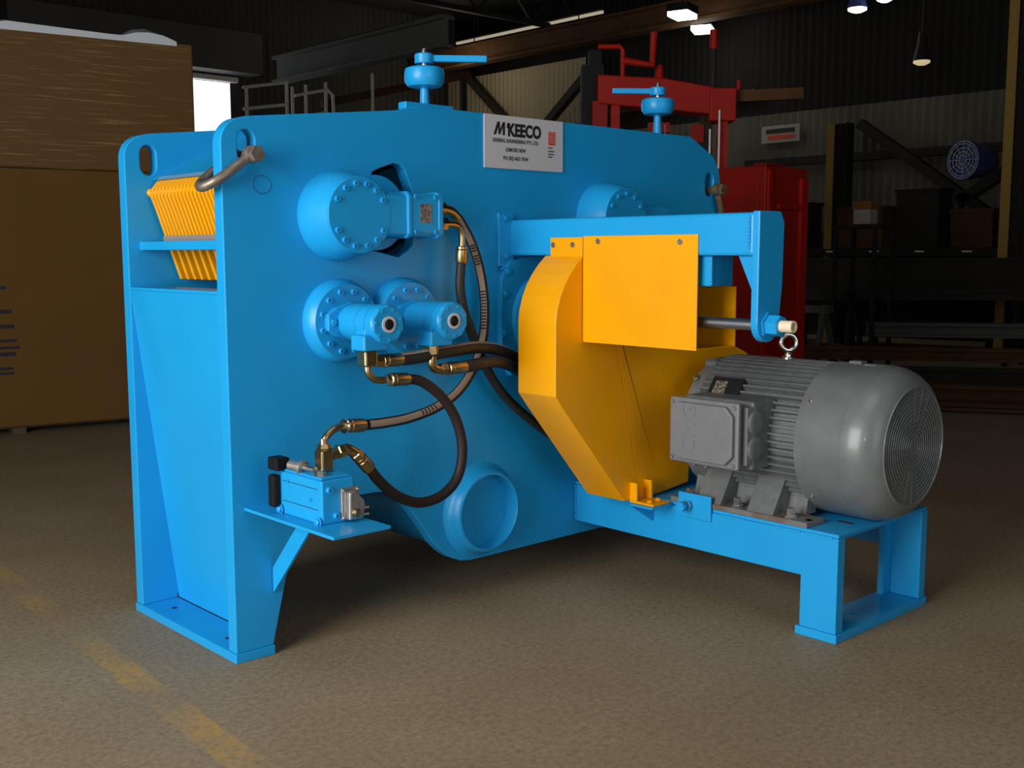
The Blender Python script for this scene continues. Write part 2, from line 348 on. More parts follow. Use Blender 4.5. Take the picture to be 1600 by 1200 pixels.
# high bay lamps
def highbay(x, y, z, label, m, shade, w=.42, power=0):
    o = thing('high_bay_lamp', label, 'lamp', (x, y, z), 'high bay lamps under the roof')
    put('lamp_shade', Lathe([(w*.28, .42), (w*.36, .25), (w*.62, .03), (w*.66, 0)], (x, y, z), (0, 0, 1), 20, cap=True), shade, o, smooth=40)
    put('lamp_glass', Lathe([(w*.60, 0), (w*.6, -.03), (w*.3, -.06)], (x, y, z), (0, 0, 1), 20), m, o, smooth=40)
    put('hanger', Lathe([(.015, .42), (.015, 7-z)], (x, y, z), (0, 0, 1), 8), STEELD, o)
    if power:
        d = bpy.data.lights.new('lamp_light', 'POINT'); d.energy = power; d.shadow_soft_size = .2; d.color = (1, .95, .8)
        l = bpy.data.objects.new('lamp_light', d); COL.objects.link(l); l.parent = o; l.location = (0, 0, -.25)
def flatlamp(x, y, z, label, rz, power):
    o = thing('high_bay_lamp', label, 'lamp', (x, y, z), 'high bay lamps under the roof')
    M = Matrix.Translation((x, y, z)) @ Matrix.Rotation(rz, 4, 'Z')
    put('lamp_shade', Box(-.26, .26, -.2, .2, .03, .16, M=M), STEELD, o); put('lamp_glass', Box(-.24, .24, -.18, .18, -.05, .03, M=M), LAMPE, o)
    put('hanger', Lathe([(.015, .16), (.015, 7-z)], (x, y, z), (0, 0, 1), 8), STEELD, o)
    d = bpy.data.lights.new('lamp_light', 'POINT'); d.energy = power; d.shadow_soft_size = .2; d.color = (1, .96, .85)
    l = bpy.data.objects.new('lamp_light', d); COL.objects.link(l); l.parent = o; l.location = (0, 0, -.25)
flatlamp(13.9, 9.2, 5.52, 'square lit lamp above the red frame, left of the pair', .3, 9)
flatlamp(15.0, 9.6, 5.48, 'square lit lamp above the red frame, right of the pair', .5, 9)
highbay(14.0, 5.88, 5.12, 'lit lamp with round blue shade near the top right of the shed', LAMPE, LAMPB, .23, 7)
highbay(14.0, 4.80, 4.20, 'dim warm lamp hanging low against the dark right wall', LAMPD, STEELD, .20, 0)
highbay(14.0, 5.43, 5.20, 'lit lamp cut by the top edge right of the blue shaded lamp', LAMPE, LAMPB, .19, 0)

# wall sign (far away, print too small to read)
s = thing('wall_sign', 'small white sign with red and dark print on the corrugated wall', 'sign', (15.9, 8.45, 3.55))
put('panel', Box(15.88, 15.92, 8.05, 8.86, 3.41, 3.72), WHITEB, s)
put('print', Box(15.872, 15.88, 8.15, 8.76, 3.58, 3.66), BLACKP, s); put('print', Box(15.872, 15.88, 8.15, 8.72, 3.47, 3.54), SIGNR, s)

# round blue wall fan
fx, fy, fz = 15.3, 4.72, 2.83
f = thing('wall_fan', 'round blue industrial fan mounted on the right shed wall', 'fan', (fx, fy, fz))
put('drum', Lathe([(.22, .5), (.27, .3), (.30, .05), (.30, 0), (.27, 0), (.26, .08)], (fx, fy, fz), (1, -.26, 0), 28), FANB, f, smooth=40)
g = bmesh.new()
d_, s_, u_ = basis((1, -.26, 0)); o_ = V((fx, fy, fz))
for r in (.07, .13, .19, .25, .29):
    tube(g, [o_+(s_*math.cos(a)+u_*math.sin(a))*r for a in [2*PI*i/24 for i in range(25)]], .008, n=5, k=0, ref=V((1, 0, 0)))
for i in range(12):
    a = 2*PI*i/12; tube(g, [o_+(s_*math.cos(a)+u_*math.sin(a))*.05, o_+(s_*math.cos(a)+u_*math.sin(a))*.29], .006, n=5, k=0)
put('guard', g, FANG, f)
put('hub', Lathe([(.06, -.01), (.06, .2)], (fx, fy, fz), (1, -.26, 0), 14), FANB, f)
put('wall_bracket', Box(fx+.4, 15.98, fy-.22, fy-.06, fz-.06, fz+.06), STEELD, f)

# handrails of the platform by the bright door
pm = thing('platform', 'dark steel platform on legs below the pale railings', 'platform', (9.3, 13.6, 0))
put('deck', Box(7.3, 12.8, 12.9, 14.6, 2.1, 2.2), STEELD, pm)
for px_ in (7.4, 10, 12.7):
    for py_ in (13.0, 14.5): put('leg', Box(px_-.05, px_+.05, py_-.05, py_+.05, 0, 2.1), STEELD, pm)
def rail(pts, label, posts=True):
    o = thing('platform_railing', label, 'railing', pts[0][0], 'pale platform railings by the bright door')
    for i, seg in enumerate(pts): put('rail' if abs(seg[0][2]-seg[-1][2]) < .5 else 'post', Tube(seg, .027, n=8, k=0), PIPEW, o)
    return o
rail([[(7.43, 13, 4.06), (8.25, 13, 4.22)], [(7.43, 13, 3.72), (8.25, 13, 3.86)], [(8.25, 13, 2.2), (8.25, 13, 4.25)], [(7.5, 13, 2.2), (7.5, 13, 4.08)]], 'pale tube railing nearest the bright door')
rail([[(8.36, 13, 2.2), (8.36, 13, 4.16)], [(8.40, 13, 4.02), (9.05, 13, 4.18)], [(8.40, 13, 3.65), (9.05, 13, 3.80)], [(8.62, 13, 2.2), (8.62, 13, 4.22)], [(9.02, 13, 2.2), (9.02, 13, 4.3)], [(9.05, 13, 4.18), (9.16, 13, 4.1), (9.24, 13, 2.2)]], 'pale tube gate railing with bent end, beside the door railing')
rail([[(10.0, 13, 2.2), (10.0, 13, 4.55)], [(10.9, 13, 2.2), (10.9, 13, 4.05)]], 'two slim pale posts behind the left end of the blue machine')
o = thing('rusty_beam', 'sloping rusty brown beam on posts behind the pale railings', 'beam', (9.2, 13.4, 2.2))
put('beam', Strut((9.2, 13.4, 4.0), (12.6, 13.4, 4.85), .12, .14), STEELB, o); put('post', Box(9.25, 9.35, 13.36, 13.44, 2.2, 3.98), STEELD, o); put('post', Box(12.4, 12.5, 13.36, 13.44, 2.2, 4.75), STEELD, o)
o = put('wall_panel', corrugated(bmesh.new(), 'x', 15.6, 13.1, 17.7, 4.15, 5.5, .14, .03), mat('lit_tan_cladding', (.30, .245, .15), .6), None)  # lit stretch of cladding; some of that light sits in its paler colour
tag(o, 'lit tan ribbed wall panel behind black braces above the white sign', 'panel'); rebase(o, (15.6, 13, 4.35))
d = bpy.data.lights.new('panel_fill', 'POINT'); d.energy = 26; d.shadow_soft_size = .3; d.color = (1, .90, .68); l = bpy.data.objects.new('panel_fill', d); COL.objects.link(l); l.location = (13.9, 15.4, 5.3)  # unseen light without a fixture, added to brighten the tan panel

# ------------------------------------------------------------------ wrapped cartons at left
ux, uy = .984, -.177
ang = math.atan2(uy, ux); MC = Matrix.Translation((1.026, 5.522, 0)) @ Matrix.Rotation(ang, 4, 'Z')
def cbox(x0, x1, y0, y1, z0, z1): return Box(x0, x1, y0, y1, z0, z1, M=MC)
p = thing('pallet', 'low timber pallet under the tall brown carton', 'pallet', (1.026, 5.522, 0))
for i, x in enumerate((-1.15, .15, 1.38)): put('bearer', cbox(x-.05, x+.05, .06, 1.1, 0, .045), WOODP, p)
put('deck_board', cbox(-1.2, 1.43, .06, 1.1, .045, .06), WOODP, p)
c = thing('carton', 'large plain brown carton on the floor behind the machine, lower of two', 'box', (1.026, 5.522, .06))
put('carton_body', cbox(-1.3, 1.49, 0, 1.2, .06, 2.05), CARTON, c, bevel=.015)
for i, (z, h, w) in enumerate(((1.13, .025, .10), (.945, .03, .13), (.83, .03, .145), (.725, .02, .16), (.672, .02, .175), (.618, .03, .145), (.51, .02, .12), (.475, .02, .125))):
    put('print', cbox(-.2, w, -.003, .001, z, z+h), PRINTB, c)
c2 = thing('carton', 'brown carton wrapped in glossy stretch film, upper of two', 'box', (1.026, 5.522, 2.05))
put('carton_body', cbox(-1.3, 1.59, -.03, 1.2, 2.05, 3.085), wrap_material(), c2, bevel=.015)
sh = bmesh.new()
n = 26; rows = []
for i in range(n+1):
    x = -1.28+2.74*i/n
    t = (x+1.28)/2.74
    h = .035+.03*math.sin(7*t)+.02*math.sin(19*t)
    if t > .52: h = max(.02, .075-.16*(t-.52))
    if t > .84: h = .10*max(0, math.sin(min(1, (t-.84)/.16)*PI))**.8+.012
    rows.append([sh.verts.new(MC @ V((x, yy, 3.088+hh))) for yy, hh in ((-.045, -.03), (-.04, h*.5), (.12, h), (.5, h*1.2), (1.1, h))])
for a, b in zip(rows, rows[1:]):
    for j in range(4): sh.faces.new((a[j], b[j], b[j+1], a[j+1]))
sheet = put('plastic_sheet', sh, SHEETW, smooth=60); tag(sheet, 'crumpled white plastic sheet on top of the film wrapped carton', 'sheet'); rebase(sheet, MC @ V((0, 0, 3.09)))
tp = put('blue_tarpaulin', cbox(-1.3, -.30, .35, 1.15, 3.185, 3.215), SHEETB, bevel=.02); tag(tp, 'dark blue folded tarpaulin lying on the white plastic sheet', 'tarp'); rebase(tp, MC @ V((-.8, .7, 3.185)))

# ------------------------------------------------------------------ red machinery behind
x0, y0 = 5.108, 1.394
cb = thing('red_cabinet', 'tall plain red steel cabinet behind the hanging arm', 'cabinet', (x0, y0, 0))
put('cabinet_body', Box(x0, x0+.55, y0, y0+.62, .0, 2.03), REDD, cb, bevel=.008)
put('lid', Box(x0-.01, x0+.2, y0-.01, y0+.10, 2.03, 2.045), REDD, cb)
put('door_panel', Box(x0-.012, x0, y0+.05, y0+.60, .08, 1.98), REDD, cb, bevel=.004)
put('side_rail', Box(x0+.44, x0+.52, y0-.03, y0, 0, 1.95), RED, cb); put('side_rail', Box(x0+.02, x0+.06, y0-.02, y0, 0, 2.0), RED, cb)
put('latch', Box(x0+.14, x0+.44, y0-.03, y0-.005, 1.72, 1.75), RED, cb)
# portal frame, turned about 20 degrees
pa = V((5.0, 3.0, 0)); pu = V((.735, -.678, 0)); pv = V((.678, .735, 0))
MP = Matrix((pu, pv, V((0, 0, 1)))).transposed().to_4x4(); MP.translation = pa
def pbox(*a): return Box(*a, M=MP)
pf = thing('red_press_frame', 'red steel portal frame with bent pipes behind the blue machine', 'press', pa)
cr = bmesh.new()
pr = [(.02, 2.60), (.02, 2.83), (.55, 2.80), (1.14, 2.70), (1.14, 2.50), (.88, 2.52), (.5, 2.56)]
prism(cr, pr, 'y', -.12, .12); bmesh.ops.transform(cr, matrix=MP, verts=cr.verts)
put('crossbeam', cr, RED, pf, bevel=.01)
put('leg', pbox(.13, .20, -.1, .1, 0, 2.62), RED, pf); put('leg', pbox(1.02, 1.08, -.1, .1, 0, 2.55), RED, pf)
put('side_plate', pbox(-.02, .10, -.1, .1, 2.1, 2.62), REDD, pf); put('end_block', pbox(.93, 1.14, -.14, .14, 2.46, 2.72), RED, pf, bevel=.01)
def ptube(pts, r): return Tube([MP @ V(q) for q in pts], r, n=10, k=0)
put('pipe', ptube([(.02, -.1, 3.05), (.20, -.1, 3.05), (.22, -.1, 3.02), (.22, -.1, 2.7)], .02), RED, pf)
put('pipe', ptube([(.22, -.1, 2.94), (.46, -.1, 2.905), (.47, -.1, 3.16)], .032), RED, pf)
put('knob', Lathe([(.0, 0), (.05, .02), (.055, .05), (.04, .1), (.03, .2)], MP @ V((.53, 0, 2.72)), (0, 0, 1), 14), RED, pf, smooth=40)
put('pipe', ptube([(.97, .0, 2.70), (.97, .0, 3.2)], .028), STEELD, pf); put('pipe_top', ptube([(.97, .0, 3.05), (.97, .0, 3.2)], .032), RED, pf)
put('hook', ptube([(1.14, 0, 2.68), (1.17, 0, 2.70), (1.185, 0, 2.75), (1.18, 0, 2.80)], .018), RED, pf)
put('rod', ptube([(1.00, -.16, 1.6), (1.00, -.16, 2.54)], .008), PIPEW, pf); put('rod', ptube([(.925, -.16, 1.6), (.925, -.16, 2.39)], .008), PIPEW, pf)
put('inner_column', pbox(.88, .97, .0, .06, .0, 2.55), STEELD, pf)
put('lower_bar', pbox(.30, .95, .05, .15, 2.24, 2.34), REDD, pf); put('lower_clamp', pbox(.80, .90, -.02, .08, 2.30, 2.44), REDD, pf); put('lower_clamp', pbox(.45, .62, -.02, .08, 2.38, 2.46), REDD, pf)
db = thing('dark_pillar', 'black upright pillar left of the red press frame', 'pillar', (4.98, 3.25, 0))
MB = Matrix((pu, pv, V((0, 0, 1)))).transposed().to_4x4(); MB.translation = V((4.95, 3.08, 0))
put('post', Box(-.01, .17, 0, .2, 0, 2.93, M=MB), BLACK, db); put('cap', Box(.05, .15, .02, .18, 2.93, 3.05, M=MB), BLACK, db)
o = put('brown_beam', Strut((5.83, 2.25, 2.67), (6.24, 1.83, 2.69), .07, .09), STEELB); tag(o, 'dim brown beam sticking out right of the red press frame', 'beam'); rebase(o, (5.83, 2.25, 2.67))

# ------------------------------------------------------------------ steel stock and trestles in the dark at right
def trestle(x, y, h, label, m=STEELD):
    o = thing('trestle', label, 'trestle', (x, y, 0), 'steel trestles in the dark at right')
    put('top_bar', Box(x-.05, x+.05, y-.45, y+.45, h-.08, h), m, o)
    for sy in (-1, 1):
        for sx in (-1, 1): put('leg', Strut((x+sx*.25, y+sy*.42, .01), (x+sx*.02, y+sy*.36, h-.06), .05, .05), m, o)
    return o
trestle(8.9, 3.55, .82, 'grey steel trestle right of the red cabinet', STEELG)
trestle(10.6, 4.2, .82, 'steel trestle behind the white box stand')
trestle(12.0, 2.0, .82, 'steel trestle under the right end of the dark plate girder')
LEN = (('long rusty steel section lying on the floor nearest the motor', (7.0, 3.1, .10), (9.8, -1.6, .10), .20, .18, STEELB),
       ('long dark steel section lying behind the rusty one', (7.6, 3.3, .14), (10.6, -1.4, .14), .2, .28, STEELD),
       ('thin brown steel flat along the floor edge', (6.7, 2.75, .05), (9.2, -1.7, .05), .16, .08, STEELB),
       ('long dark steel angle leaning on the stock pile', (8.1, 3.4, .36), (11.2, -1.2, .36), .14, .14, STEELB),
       ('pale grey steel channel lying low on the stock pile', (9.3, 2.9, .56), (11.8, -.6, .56), .22, .16, STEELG),
       ('dark round bar stored above the stock pile', (9.0, 4.0, .92), (12.6, -.5, .92), .12, .12, STEELD),
       ('dark steel plate girder behind the trestles', (10.2, 5.0, 1.08), (12.2, 1.9, 1.08), .2, .5, STEELD))
for lab, a, b, w, h, m in LEN:
    o = thing('steel_section', lab, 'steel bar', ((V(a)+V(b))/2)*1, 'steel stock at right')
    put('web', Strut(a, b, w*.3, h), m, o); put('flange', Strut(V(a)+V((0, 0, h/2-.02)), V(b)+V((0, 0, h/2-.02)), w, .03), m, o); put('flange', Strut(V(a)-V((0, 0, h/2-.02)), V(b)-V((0, 0, h/2-.02)), w, .03), m, o)
rk = thing('storage_rack', 'long dark rack with pale clips along its front rail against the right wall', 'rack', (13.6, 3.4, 0))
ra, rb = V((12.9, 7.3, 1.38)), V((14.0, 1.5, 1.38))
put('rail', Strut(ra, rb, .1, .07), STEELD, rk)
for i in range(9):
    q = ra.lerp(rb, (i+.5)/9); put('clip', Box(q.x-.08, q.x-.055, q.y-.07, q.y+.07, 1.40, 1.42), PIPEW, rk)
for i in range(4):
    q = ra.lerp(rb, i/3); put('post', Box(q.x-.04, q.x+.04, q.y-.04, q.y+.04, 0, 1.36), STEELD, rk); put('post', Box(q.x+.66, q.x+.74, q.y-.04, q.y+.04, 0, 1.36), STEELD, rk)
put('shelf', Strut(ra+V((.42, 0, .045)), rb+V((.42, 0, .045)), .95, .04), STEELD, rk); put('shelf', Strut(ra+V((.42, 0, -.6)), rb+V((.42, 0, -.6)), .9, .04), STEELD, rk)
put('back_sheet', Strut(ra+V((.84, 0, -.65)), rb+V((.84, 0, -.65)), .03, 1.3), STEELD, rk)
# boxes on a stand
st = thing('bench', 'dark bench carrying a small white and orange box', 'bench', (9.3, 2.98, 0))
put('bench_top', Box(9.1, 9.55, 2.7, 3.25, 1.66, 1.70), STEELD, st)
for sx in (9.12, 9.5):
    for sy in (2.73, 3.2): put('leg', Box(sx, sx+.04, sy, sy+.04, 0, 1.66), STEELD, st)
bx = thing('tin_box', 'small white box with orange lid on the dark bench', 'box', (9.3, 2.98, 1.70))
put('box_body', Box(9.22, 9.38, 2.86, 3.06, 1.70, 1.86), WHITEB, bx, bevel=.004); put('lid', Box(9.21, 9.39, 2.85, 3.07, 1.86, 1.95), ORANGE, bx, bevel=.004)
crates = ((13.3, 6.55, .95, .70, 'dark crate at the left end of the rack, beside the red cabinet'), (13.55, 5.35, .75, .62, 'dark crate right of the short column on the rack'),
          (13.75, 4.55, .65, .85, 'tall dark crate in the middle of the rack'), (13.9, 3.80, .60, .55, 'low dark crate right of the tall middle one'), (13.95, 3.15, .50, .80, 'tall dark crate below the blue fan'), (14.2, 2.45, .7, .5, 'low dark crate at the right end of the rack'))
for i, (x, y, w, h, lab) in enumerate(crates):
    o = thing('storage_crate', lab, 'crate', (x, y, 1.46), 'dark crates stored on the rack'); m = STEELB if i % 2 else STEELD
    put('crate_body', Box(x-.2, x+.2, y-w/2, y+w/2, 1.46, 1.46+h), m, o, bevel=.01); put('rim', Box(x-.22, x+.22, y-w/2-.02, y+w/2+.02, 1.46+h-.06, 1.46+h), m, o)
# ------------------------------------------------------------------ THE BLUE MACHINE
T = .055; WY = .79
mach = thing('shredding_machine', 'big bright blue steel machine with yellow comb bars standing on brown concrete floor', 'machine', (0, 0, 0))
outline = [(0, .033), (.145, .033), (.201, .258), (.262, .511), (.60, .511)]
outline += [(.66, .500), (.705, .470), (.75, .423), (.79, .372), (.828, .321), (.87, .262), (.91, .222), (.955, .190), (1.01, .167), (1.06, .160)]
outline += [(2.50, .160), (2.545, .033), (2.69, .033), (2.69, 1.70), (2.668, 1.80), (2.625, 1.86), (2.47, 1.932), (2.44, 1.943), (.82, 1.945), (.72, 1.92)]
outline += [(.10+.0, 1.850)]+[(.0+.09*(1-math.cos(a))*1.0, 1.755+.09*math.sin(a)) for a in [PI/2*(1-i/8) for i in range(1, 9)]]
def plate(name, y0, holes, lab=None):
    o = put(name, Prism(outline, 'y', y0, y0+T, holes=holes), BLUE, mach, bevel=.004)
    return o
BORE = circ(1.112, .362, .149, 36)
APER = [(.600, 1.69), (.63, 1.705), (.70, 1.728), (.73, 1.722), (.748, 1.707), (.782, 1.63), (.80, 1.54), (.782, 1.43), (.758, 1.408), (.715, 1.385), (.60, 1.41)]
near = plate('side_plate', 0, [slot(.094, 1.725, 1.775, .032), slot(2.595, 1.70, 1.75, .032), BORE, APER])
far = plate('side_plate', WY-T, [slot(.094, 1.725, 1.775, .032), BORE])
# painted weld plugs scribed in the near plate; darker blue puts in the groove's shade
ring = bmesh.new(); tube(ring, [(.145+.034*math.cos(a), -.0006, 1.628+.030*math.sin(a)) for a in [2*PI*i/28 for i in range(29)]], .0022, n=6, k=0, ref=V((0, -1, 0)))
put('plug_weld', ring, mat('blue_shadowed_groove', (.012, .17, .42), .5), near)
# base, end panel, cross bar
put('base_plate', Box(-.004, .149, -.004, WY+.004, 0, .033), BLUE, mach, bevel=.003)
put('base_plate', Box(2.541, 2.694, -.004, WY+.004, 0, .033), BLUE, mach, bevel=.003)
put('end_panel', Prism([(.0, 1.262), (.016, 1.262), (.165, .034), (.150, .034)], 'y', T, WY-T), BLUE, mach, bevel=.003)
put('end_lip', Box(.0, .14, T, WY-T, 1.262, 1.274), BLUE, mach, bevel=.003)
put('cross_bar', Box(.045, .20, T, WY-T, 1.412, 1.444), BLUE, mach, bevel=.003)
put('base_hole_shade', Lathe([(.011, 0), (.011, .001)], (.075, .62, .033), (0, 0, 1), 12), DARKHOLE, mach); put('base_hole_shade', Lathe([(.011, 0), (.011, .001)], (.06, .17, .033), (0, 0, 1), 12), DARKHOLE, mach)  # flat dark discs put in the shade of the drilled holes
put('deflector_sheet', Prism([(.10, 1.685), (.115, 1.675), (.62, 1.90), (.60, 1.91)], 'y', T, WY-T), BLUE, mach)
put('top_cover', Box(.62, 2.42, T, WY-T, 1.89, 1.905), BLUE, mach); put('back_panel', Box(2.60, 2.62, T, WY-T, .25, 1.80), BLUE, mach)
put('inner_wall', Prism([(.50, .515), (.515, .515), (.515, 1.78), (.50, 1.78)], 'y', T, WY-T), BLUE, mach)
put('floor_pan', Box(.165, 2.60, T, WY-T, .56, .575), BLUE, mach)
# yellow comb bars on their pivot
def bar_profile(zb):
    k = (1.60-zb)
    front = [(.086, 1.610), (.102, 1.570), (.102+.34*(1.57-zb), zb)]
    back = [(.102+.34*(1.57-zb)+.11, zb), (.235, 1.57), (.215, 1.64)]
    return front+back+[(.190, 1.672), (.15, 1.684), (.115, 1.672), (.093, 1.645)]
nb = 22
mesh_cache = {}
for i in range(nb):
    y = .705-i*.0285; long = (i % 2 == 0)
    key = long
    if key not in mesh_cache:
        o = put('comb_bar', Prism(bar_profile(1.30 if long else 1.462), 'y', -.0092, .0092), YEL, mach, bevel=.004, bseg=2); mesh_cache[key] = o; o.location = (0, y, 0)
    else:
        o = mesh_cache[key].copy(); COL.objects.link(o); o.parent = mach; o.location = (0, y, 0)
put('comb_tip_strip', Box(.128, .136, .07, .704, 1.446, 1.466), mat('bare_worn_steel', (.32, .28, .25), .5, metal=.3), mach)['label'] = 'bare worn steel strip'
put('pivot_pin', Lathe([(.008, 0), (.015, .004), (.017, .010), (.015, .016), (.009, .020), (.009, .68)], (.097, .736, 1.628), (0, -1, 0), 14), YEL, mach, smooth=40)

# discharge pipe through both side plates
pipe = bmesh.new()
n = 48
prof = [(.19, T), (.19, WY-T)]
lathe(pipe, prof, (1.112, 0, .365), (0, 1, 0), n, cap=False); 
put('drum_shell', pipe, BLUE, mach, smooth=40)
ringb = bmesh.new(); lathe(ringb, [(.149, .05), (.149, -.058), (.151, -.062), (.160, -.062), (.166, -.055), (.172, -.03), (.182, -.008), (.196, .0)], (1.112, 0, .362), (0, 1, 0), 56, cap=False)
rg = put('bore_ring', ringb, BLUE, mach, smooth=50)
put('bore_disc', Lathe([(.150, .0), (.150, .01)], (1.112, 0, .362), (0, 1, 0), 40), BLUE, mach)

# round bearing housing with gear motor at upper left
def flange_bolts(parent, c, r, y, n, a0, br=.009, sock=True, m=None):
    return bolts(parent, [(c[0]+r*math.cos(math.radians(a0+360*i/n)), y, c[1]+r*math.sin(math.radians(a0+360*i/n))) for i in range(n)], (0, -1, 0), br, .010, m, socket=sock)
bc = (.44, 1.53)
h1 = put('bearing_housing', Lathe([(.158, 0), (.156, .03), (.150, .07), (.138, .115), (.131, .135), (.129, .142)], (bc[0], 0, bc[1]), (0, -1, 0), 48), BLUE, mach, smooth=25)
put('cover_plate', Lathe([(.131, .142), (.131, .149), (.129, .151)], (bc[0], 0, bc[1]), (0, -1, 0), 48), BLUE, h1, smooth=25)
for a in (52, 76, 100, 124, 151, 180+29, 232, 256, 284, 308, 331, 29): bolts(h1, [(bc[0]+.108*math.cos(math.radians(a)), -.151, bc[1]+.108*math.sin(math.radians(a)))], (0, -1, 0), .0105, .009, socket=True)
# hidden rotor disc seen through the plate aperture
put('rotor_hub', Lathe([(.135, -.02), (.135, .3)], (.60, .0, 1.545), (0, 1, 0), 32), BLUE, mach, smooth=30)
put('aperture_shade', Prism(circ(.62, 1.55, .19, 24), 'y', .30, .31), DARKHOLE, mach)  # dark disc stands for the shade inside the housing

gm = thing('gear_motor', 'blue hydraulic gear motor with printed label beside the round bearing housing', 'motor', (.66, -.02, 1.535))
put('neck', Prism([(-.150, 1.468), (-.150, 1.600), (-.135, 1.61), (-.03, 1.61), (-.015, 1.60), (-.015, 1.468), (-.03, 1.458), (-.135, 1.458)], 'x', .555, .650), BLUE, gm, bevel=.003)
put('motor_body', Prism([(-.156, 1.475), (-.156, 1.597), (-.14, 1.613), (-.025, 1.613), (-.01, 1.597), (-.01, 1.475), (-.025, 1.458), (-.14, 1.458)], 'x', .650, .798), BLUE, gm, bevel=.006)
put('end_flange', Prism([(-.160, 1.468), (-.160, 1.603), (-.145, 1.619), (-.02, 1.619), (-.005, 1.603), (-.005, 1.468), (-.02, 1.452), (-.145, 1.452)], 'x', .780, .802), BLUE, gm, bevel=.004)
put('joint_flange', Prism([(-.160, 1.468), (-.160, 1.603), (-.145, 1.619), (-.02, 1.619), (-.005, 1.603), (-.005, 1.468), (-.02, 1.452), (-.145, 1.452)], 'x', .640, .658), BLUE, gm, bevel=.004)
put('label_plate', Box(.697, .748, -.158, -.155, 1.508, 1.575), LABELB, gm)['label'] = 'printed metal label'
bolts(gm, [(.675, -.156, 1.600), (.675, -.156, 1.475), (.766, -.156, 1.600), (.766, -.156, 1.475)], (0, -1, 0), .009, .008, socket=True)

# two lower flanges with hydraulic motors
def eye(o, c, y):
    put('dial_ring', Lathe([(.028, 0), (.028, .004), (.019, .004), (.019, .001)], (c[0], y, c[1]), (0, -1, 0), 28, cap=False), SIGNW, o, smooth=30)['label'] = 'white printed dial ring'
    put('dial_centre', Lathe([(.020, 0), (.020, .002), (.012, .009), (.004, .010)], (c[0], y, c[1]), (0, -1, 0), 24), BLACK, o, smooth=30)['label'] = 'black dial centre'
for cx, lab in ((.442, 'left'), (.728, 'right')):
    cz = 1.160
    hf = put('bearing_flange', Lathe([(.150, 0), (.149, .018), (.142, .040), (.131, .055)], (cx, 0, cz), (0, -1, 0), 48), BLUE, mach, smooth=25)
    flange_bolts(hf, (cx, cz), .107, -.055, 12, 15, .0105)
    hm = thing('hydraulic_motor', 'blue round hydraulic motor with black dial, %s of the lower pair' % lab, 'motor', (cx, -.055, cz), 'hydraulic motors on the lower flanges')
    hb = bmesh.new()
    prism(hb, [(-.095, -.028), (-.06, -.05), (0, -.068), (.06, -.05), (.095, -.028), (.095, .028), (.06, .05), (0, .068), (-.06, .05), (-.095, .028)], 'y', -.055, -.082)
    bmesh.ops.translate(hb, verts=hb.verts, vec=(cx, 0, cz)); put('mount_flange', hb, BLUE, hm, bevel=.003)
    bolts(hm, [(cx-.076, -.082, cz), (cx+.076, -.082, cz)], (0, -1, 0), .012, .010)
    put('motor_body', Lathe([(.058, .08), (.066, .115), (.066, .19), (.062, .192), (.062, .198), (.066, .20), (.066, .245), (.062, .247), (.062, .253), (.068, .256), (.068, .29), (.064, .296)], (cx, 0, cz), (0, -1, 0), 36), BLUE, hm, smooth=25)
    put('cover_cap', Lathe([(.067, .288), (.067, .297), (.062, .301)], (cx, 0, cz), (0, -1, 0), 10, rot=.3), BLUE, hm)
    pb = bmesh.new(); box(pb, cx-.062, cx+.062, -.252, -.192, cz-.055, cz-.014); box(pb, cx-.090, cx+.008, -.285, -.205, cz-.088, cz-.035)
    put('port_block', pb, BLUE, hm, bevel=.006)
    bolts(hm, [(cx+.052*math.cos(a), -.301, cz+.052*math.sin(a)) for a in [2*PI*i/7+.3 for i in range(7)]], (0, -1, 0), .0055, .003)
    eye(hm, (cx, cz), -.301)

# right flange, half hidden by the yellow guard, and upper right housing behind the arm
fr = put('bearing_flange', Prism([(1.205, 1.00), (1.205, 1.30), (1.25, 1.365), (1.36, 1.385), (1.62, 1.385), (1.70, 1.30), (1.70, .98), (1.64, .90), (1.26, .90)], 'y', -.030, 0), BLUE, mach, bevel=.004)
put('shaft_collar', Lathe([(.19, .03), (.185, .05), (.17, .055), (.16, .12), (.15, .13)], (1.45, 0, 1.13), (0, -1, 0), 44), BLUE, fr, smooth=25)
bolts(fr, [(1.235, -.03, 1.325), (1.225, -.03, 1.235), (1.22, -.03, 1.075), (1.23, -.03, .985)], (0, -1, 0), .013, .012)
pd = put('wheel_pad', Prism([(1.205, 1.345), (1.205, 1.56), (1.285, 1.56), (1.285, 1.345)], 'y', -.016, 0), BLUE, mach, bevel=.003)
bolts(pd, [(1.238, -.016, 1.538), (1.238, -.016, 1.385)], (0, -1, 0), .011, .011)
# arched weld line below the arm root
put('arched_rib', Tube([(1.215, -.012, 1.33), (1.25, -.012, 1.352), (1.32, -.012, 1.372), (1.39, -.012, 1.366), (1.44, -.012, 1.345)], .006, n=8), BLUE, mach, smooth=60)
hr = put('bearing_housing', Lathe([(.158, 0), (.156, .03), (.150, .07), (.138, .115), (.131, .135), (.129, .145)], (1.825, 0, 1.545), (0, -1, 0), 44), BLUE, mach, smooth=25)
for a in (30, 60, 90, 120, 150): bolts(hr, [(1.825+.105*math.cos(math.radians(a)), -.145, 1.545+.105*math.sin(math.radians(a)))], (0, -1, 0), .009, .008, socket=True)
put('gear_stub', Box(1.95, 2.14, -.12, -.02, 1.49, 1.60), BLUE, mach, bevel=.006); put('gold_union', Lathe([(.02, 0), (.024, .01), (.024, .035), (.015, .05)], (2.14, -.07, 1.555), (1, 0, 0), 6), GOLD, mach)['label'] = 'yellow plated union'

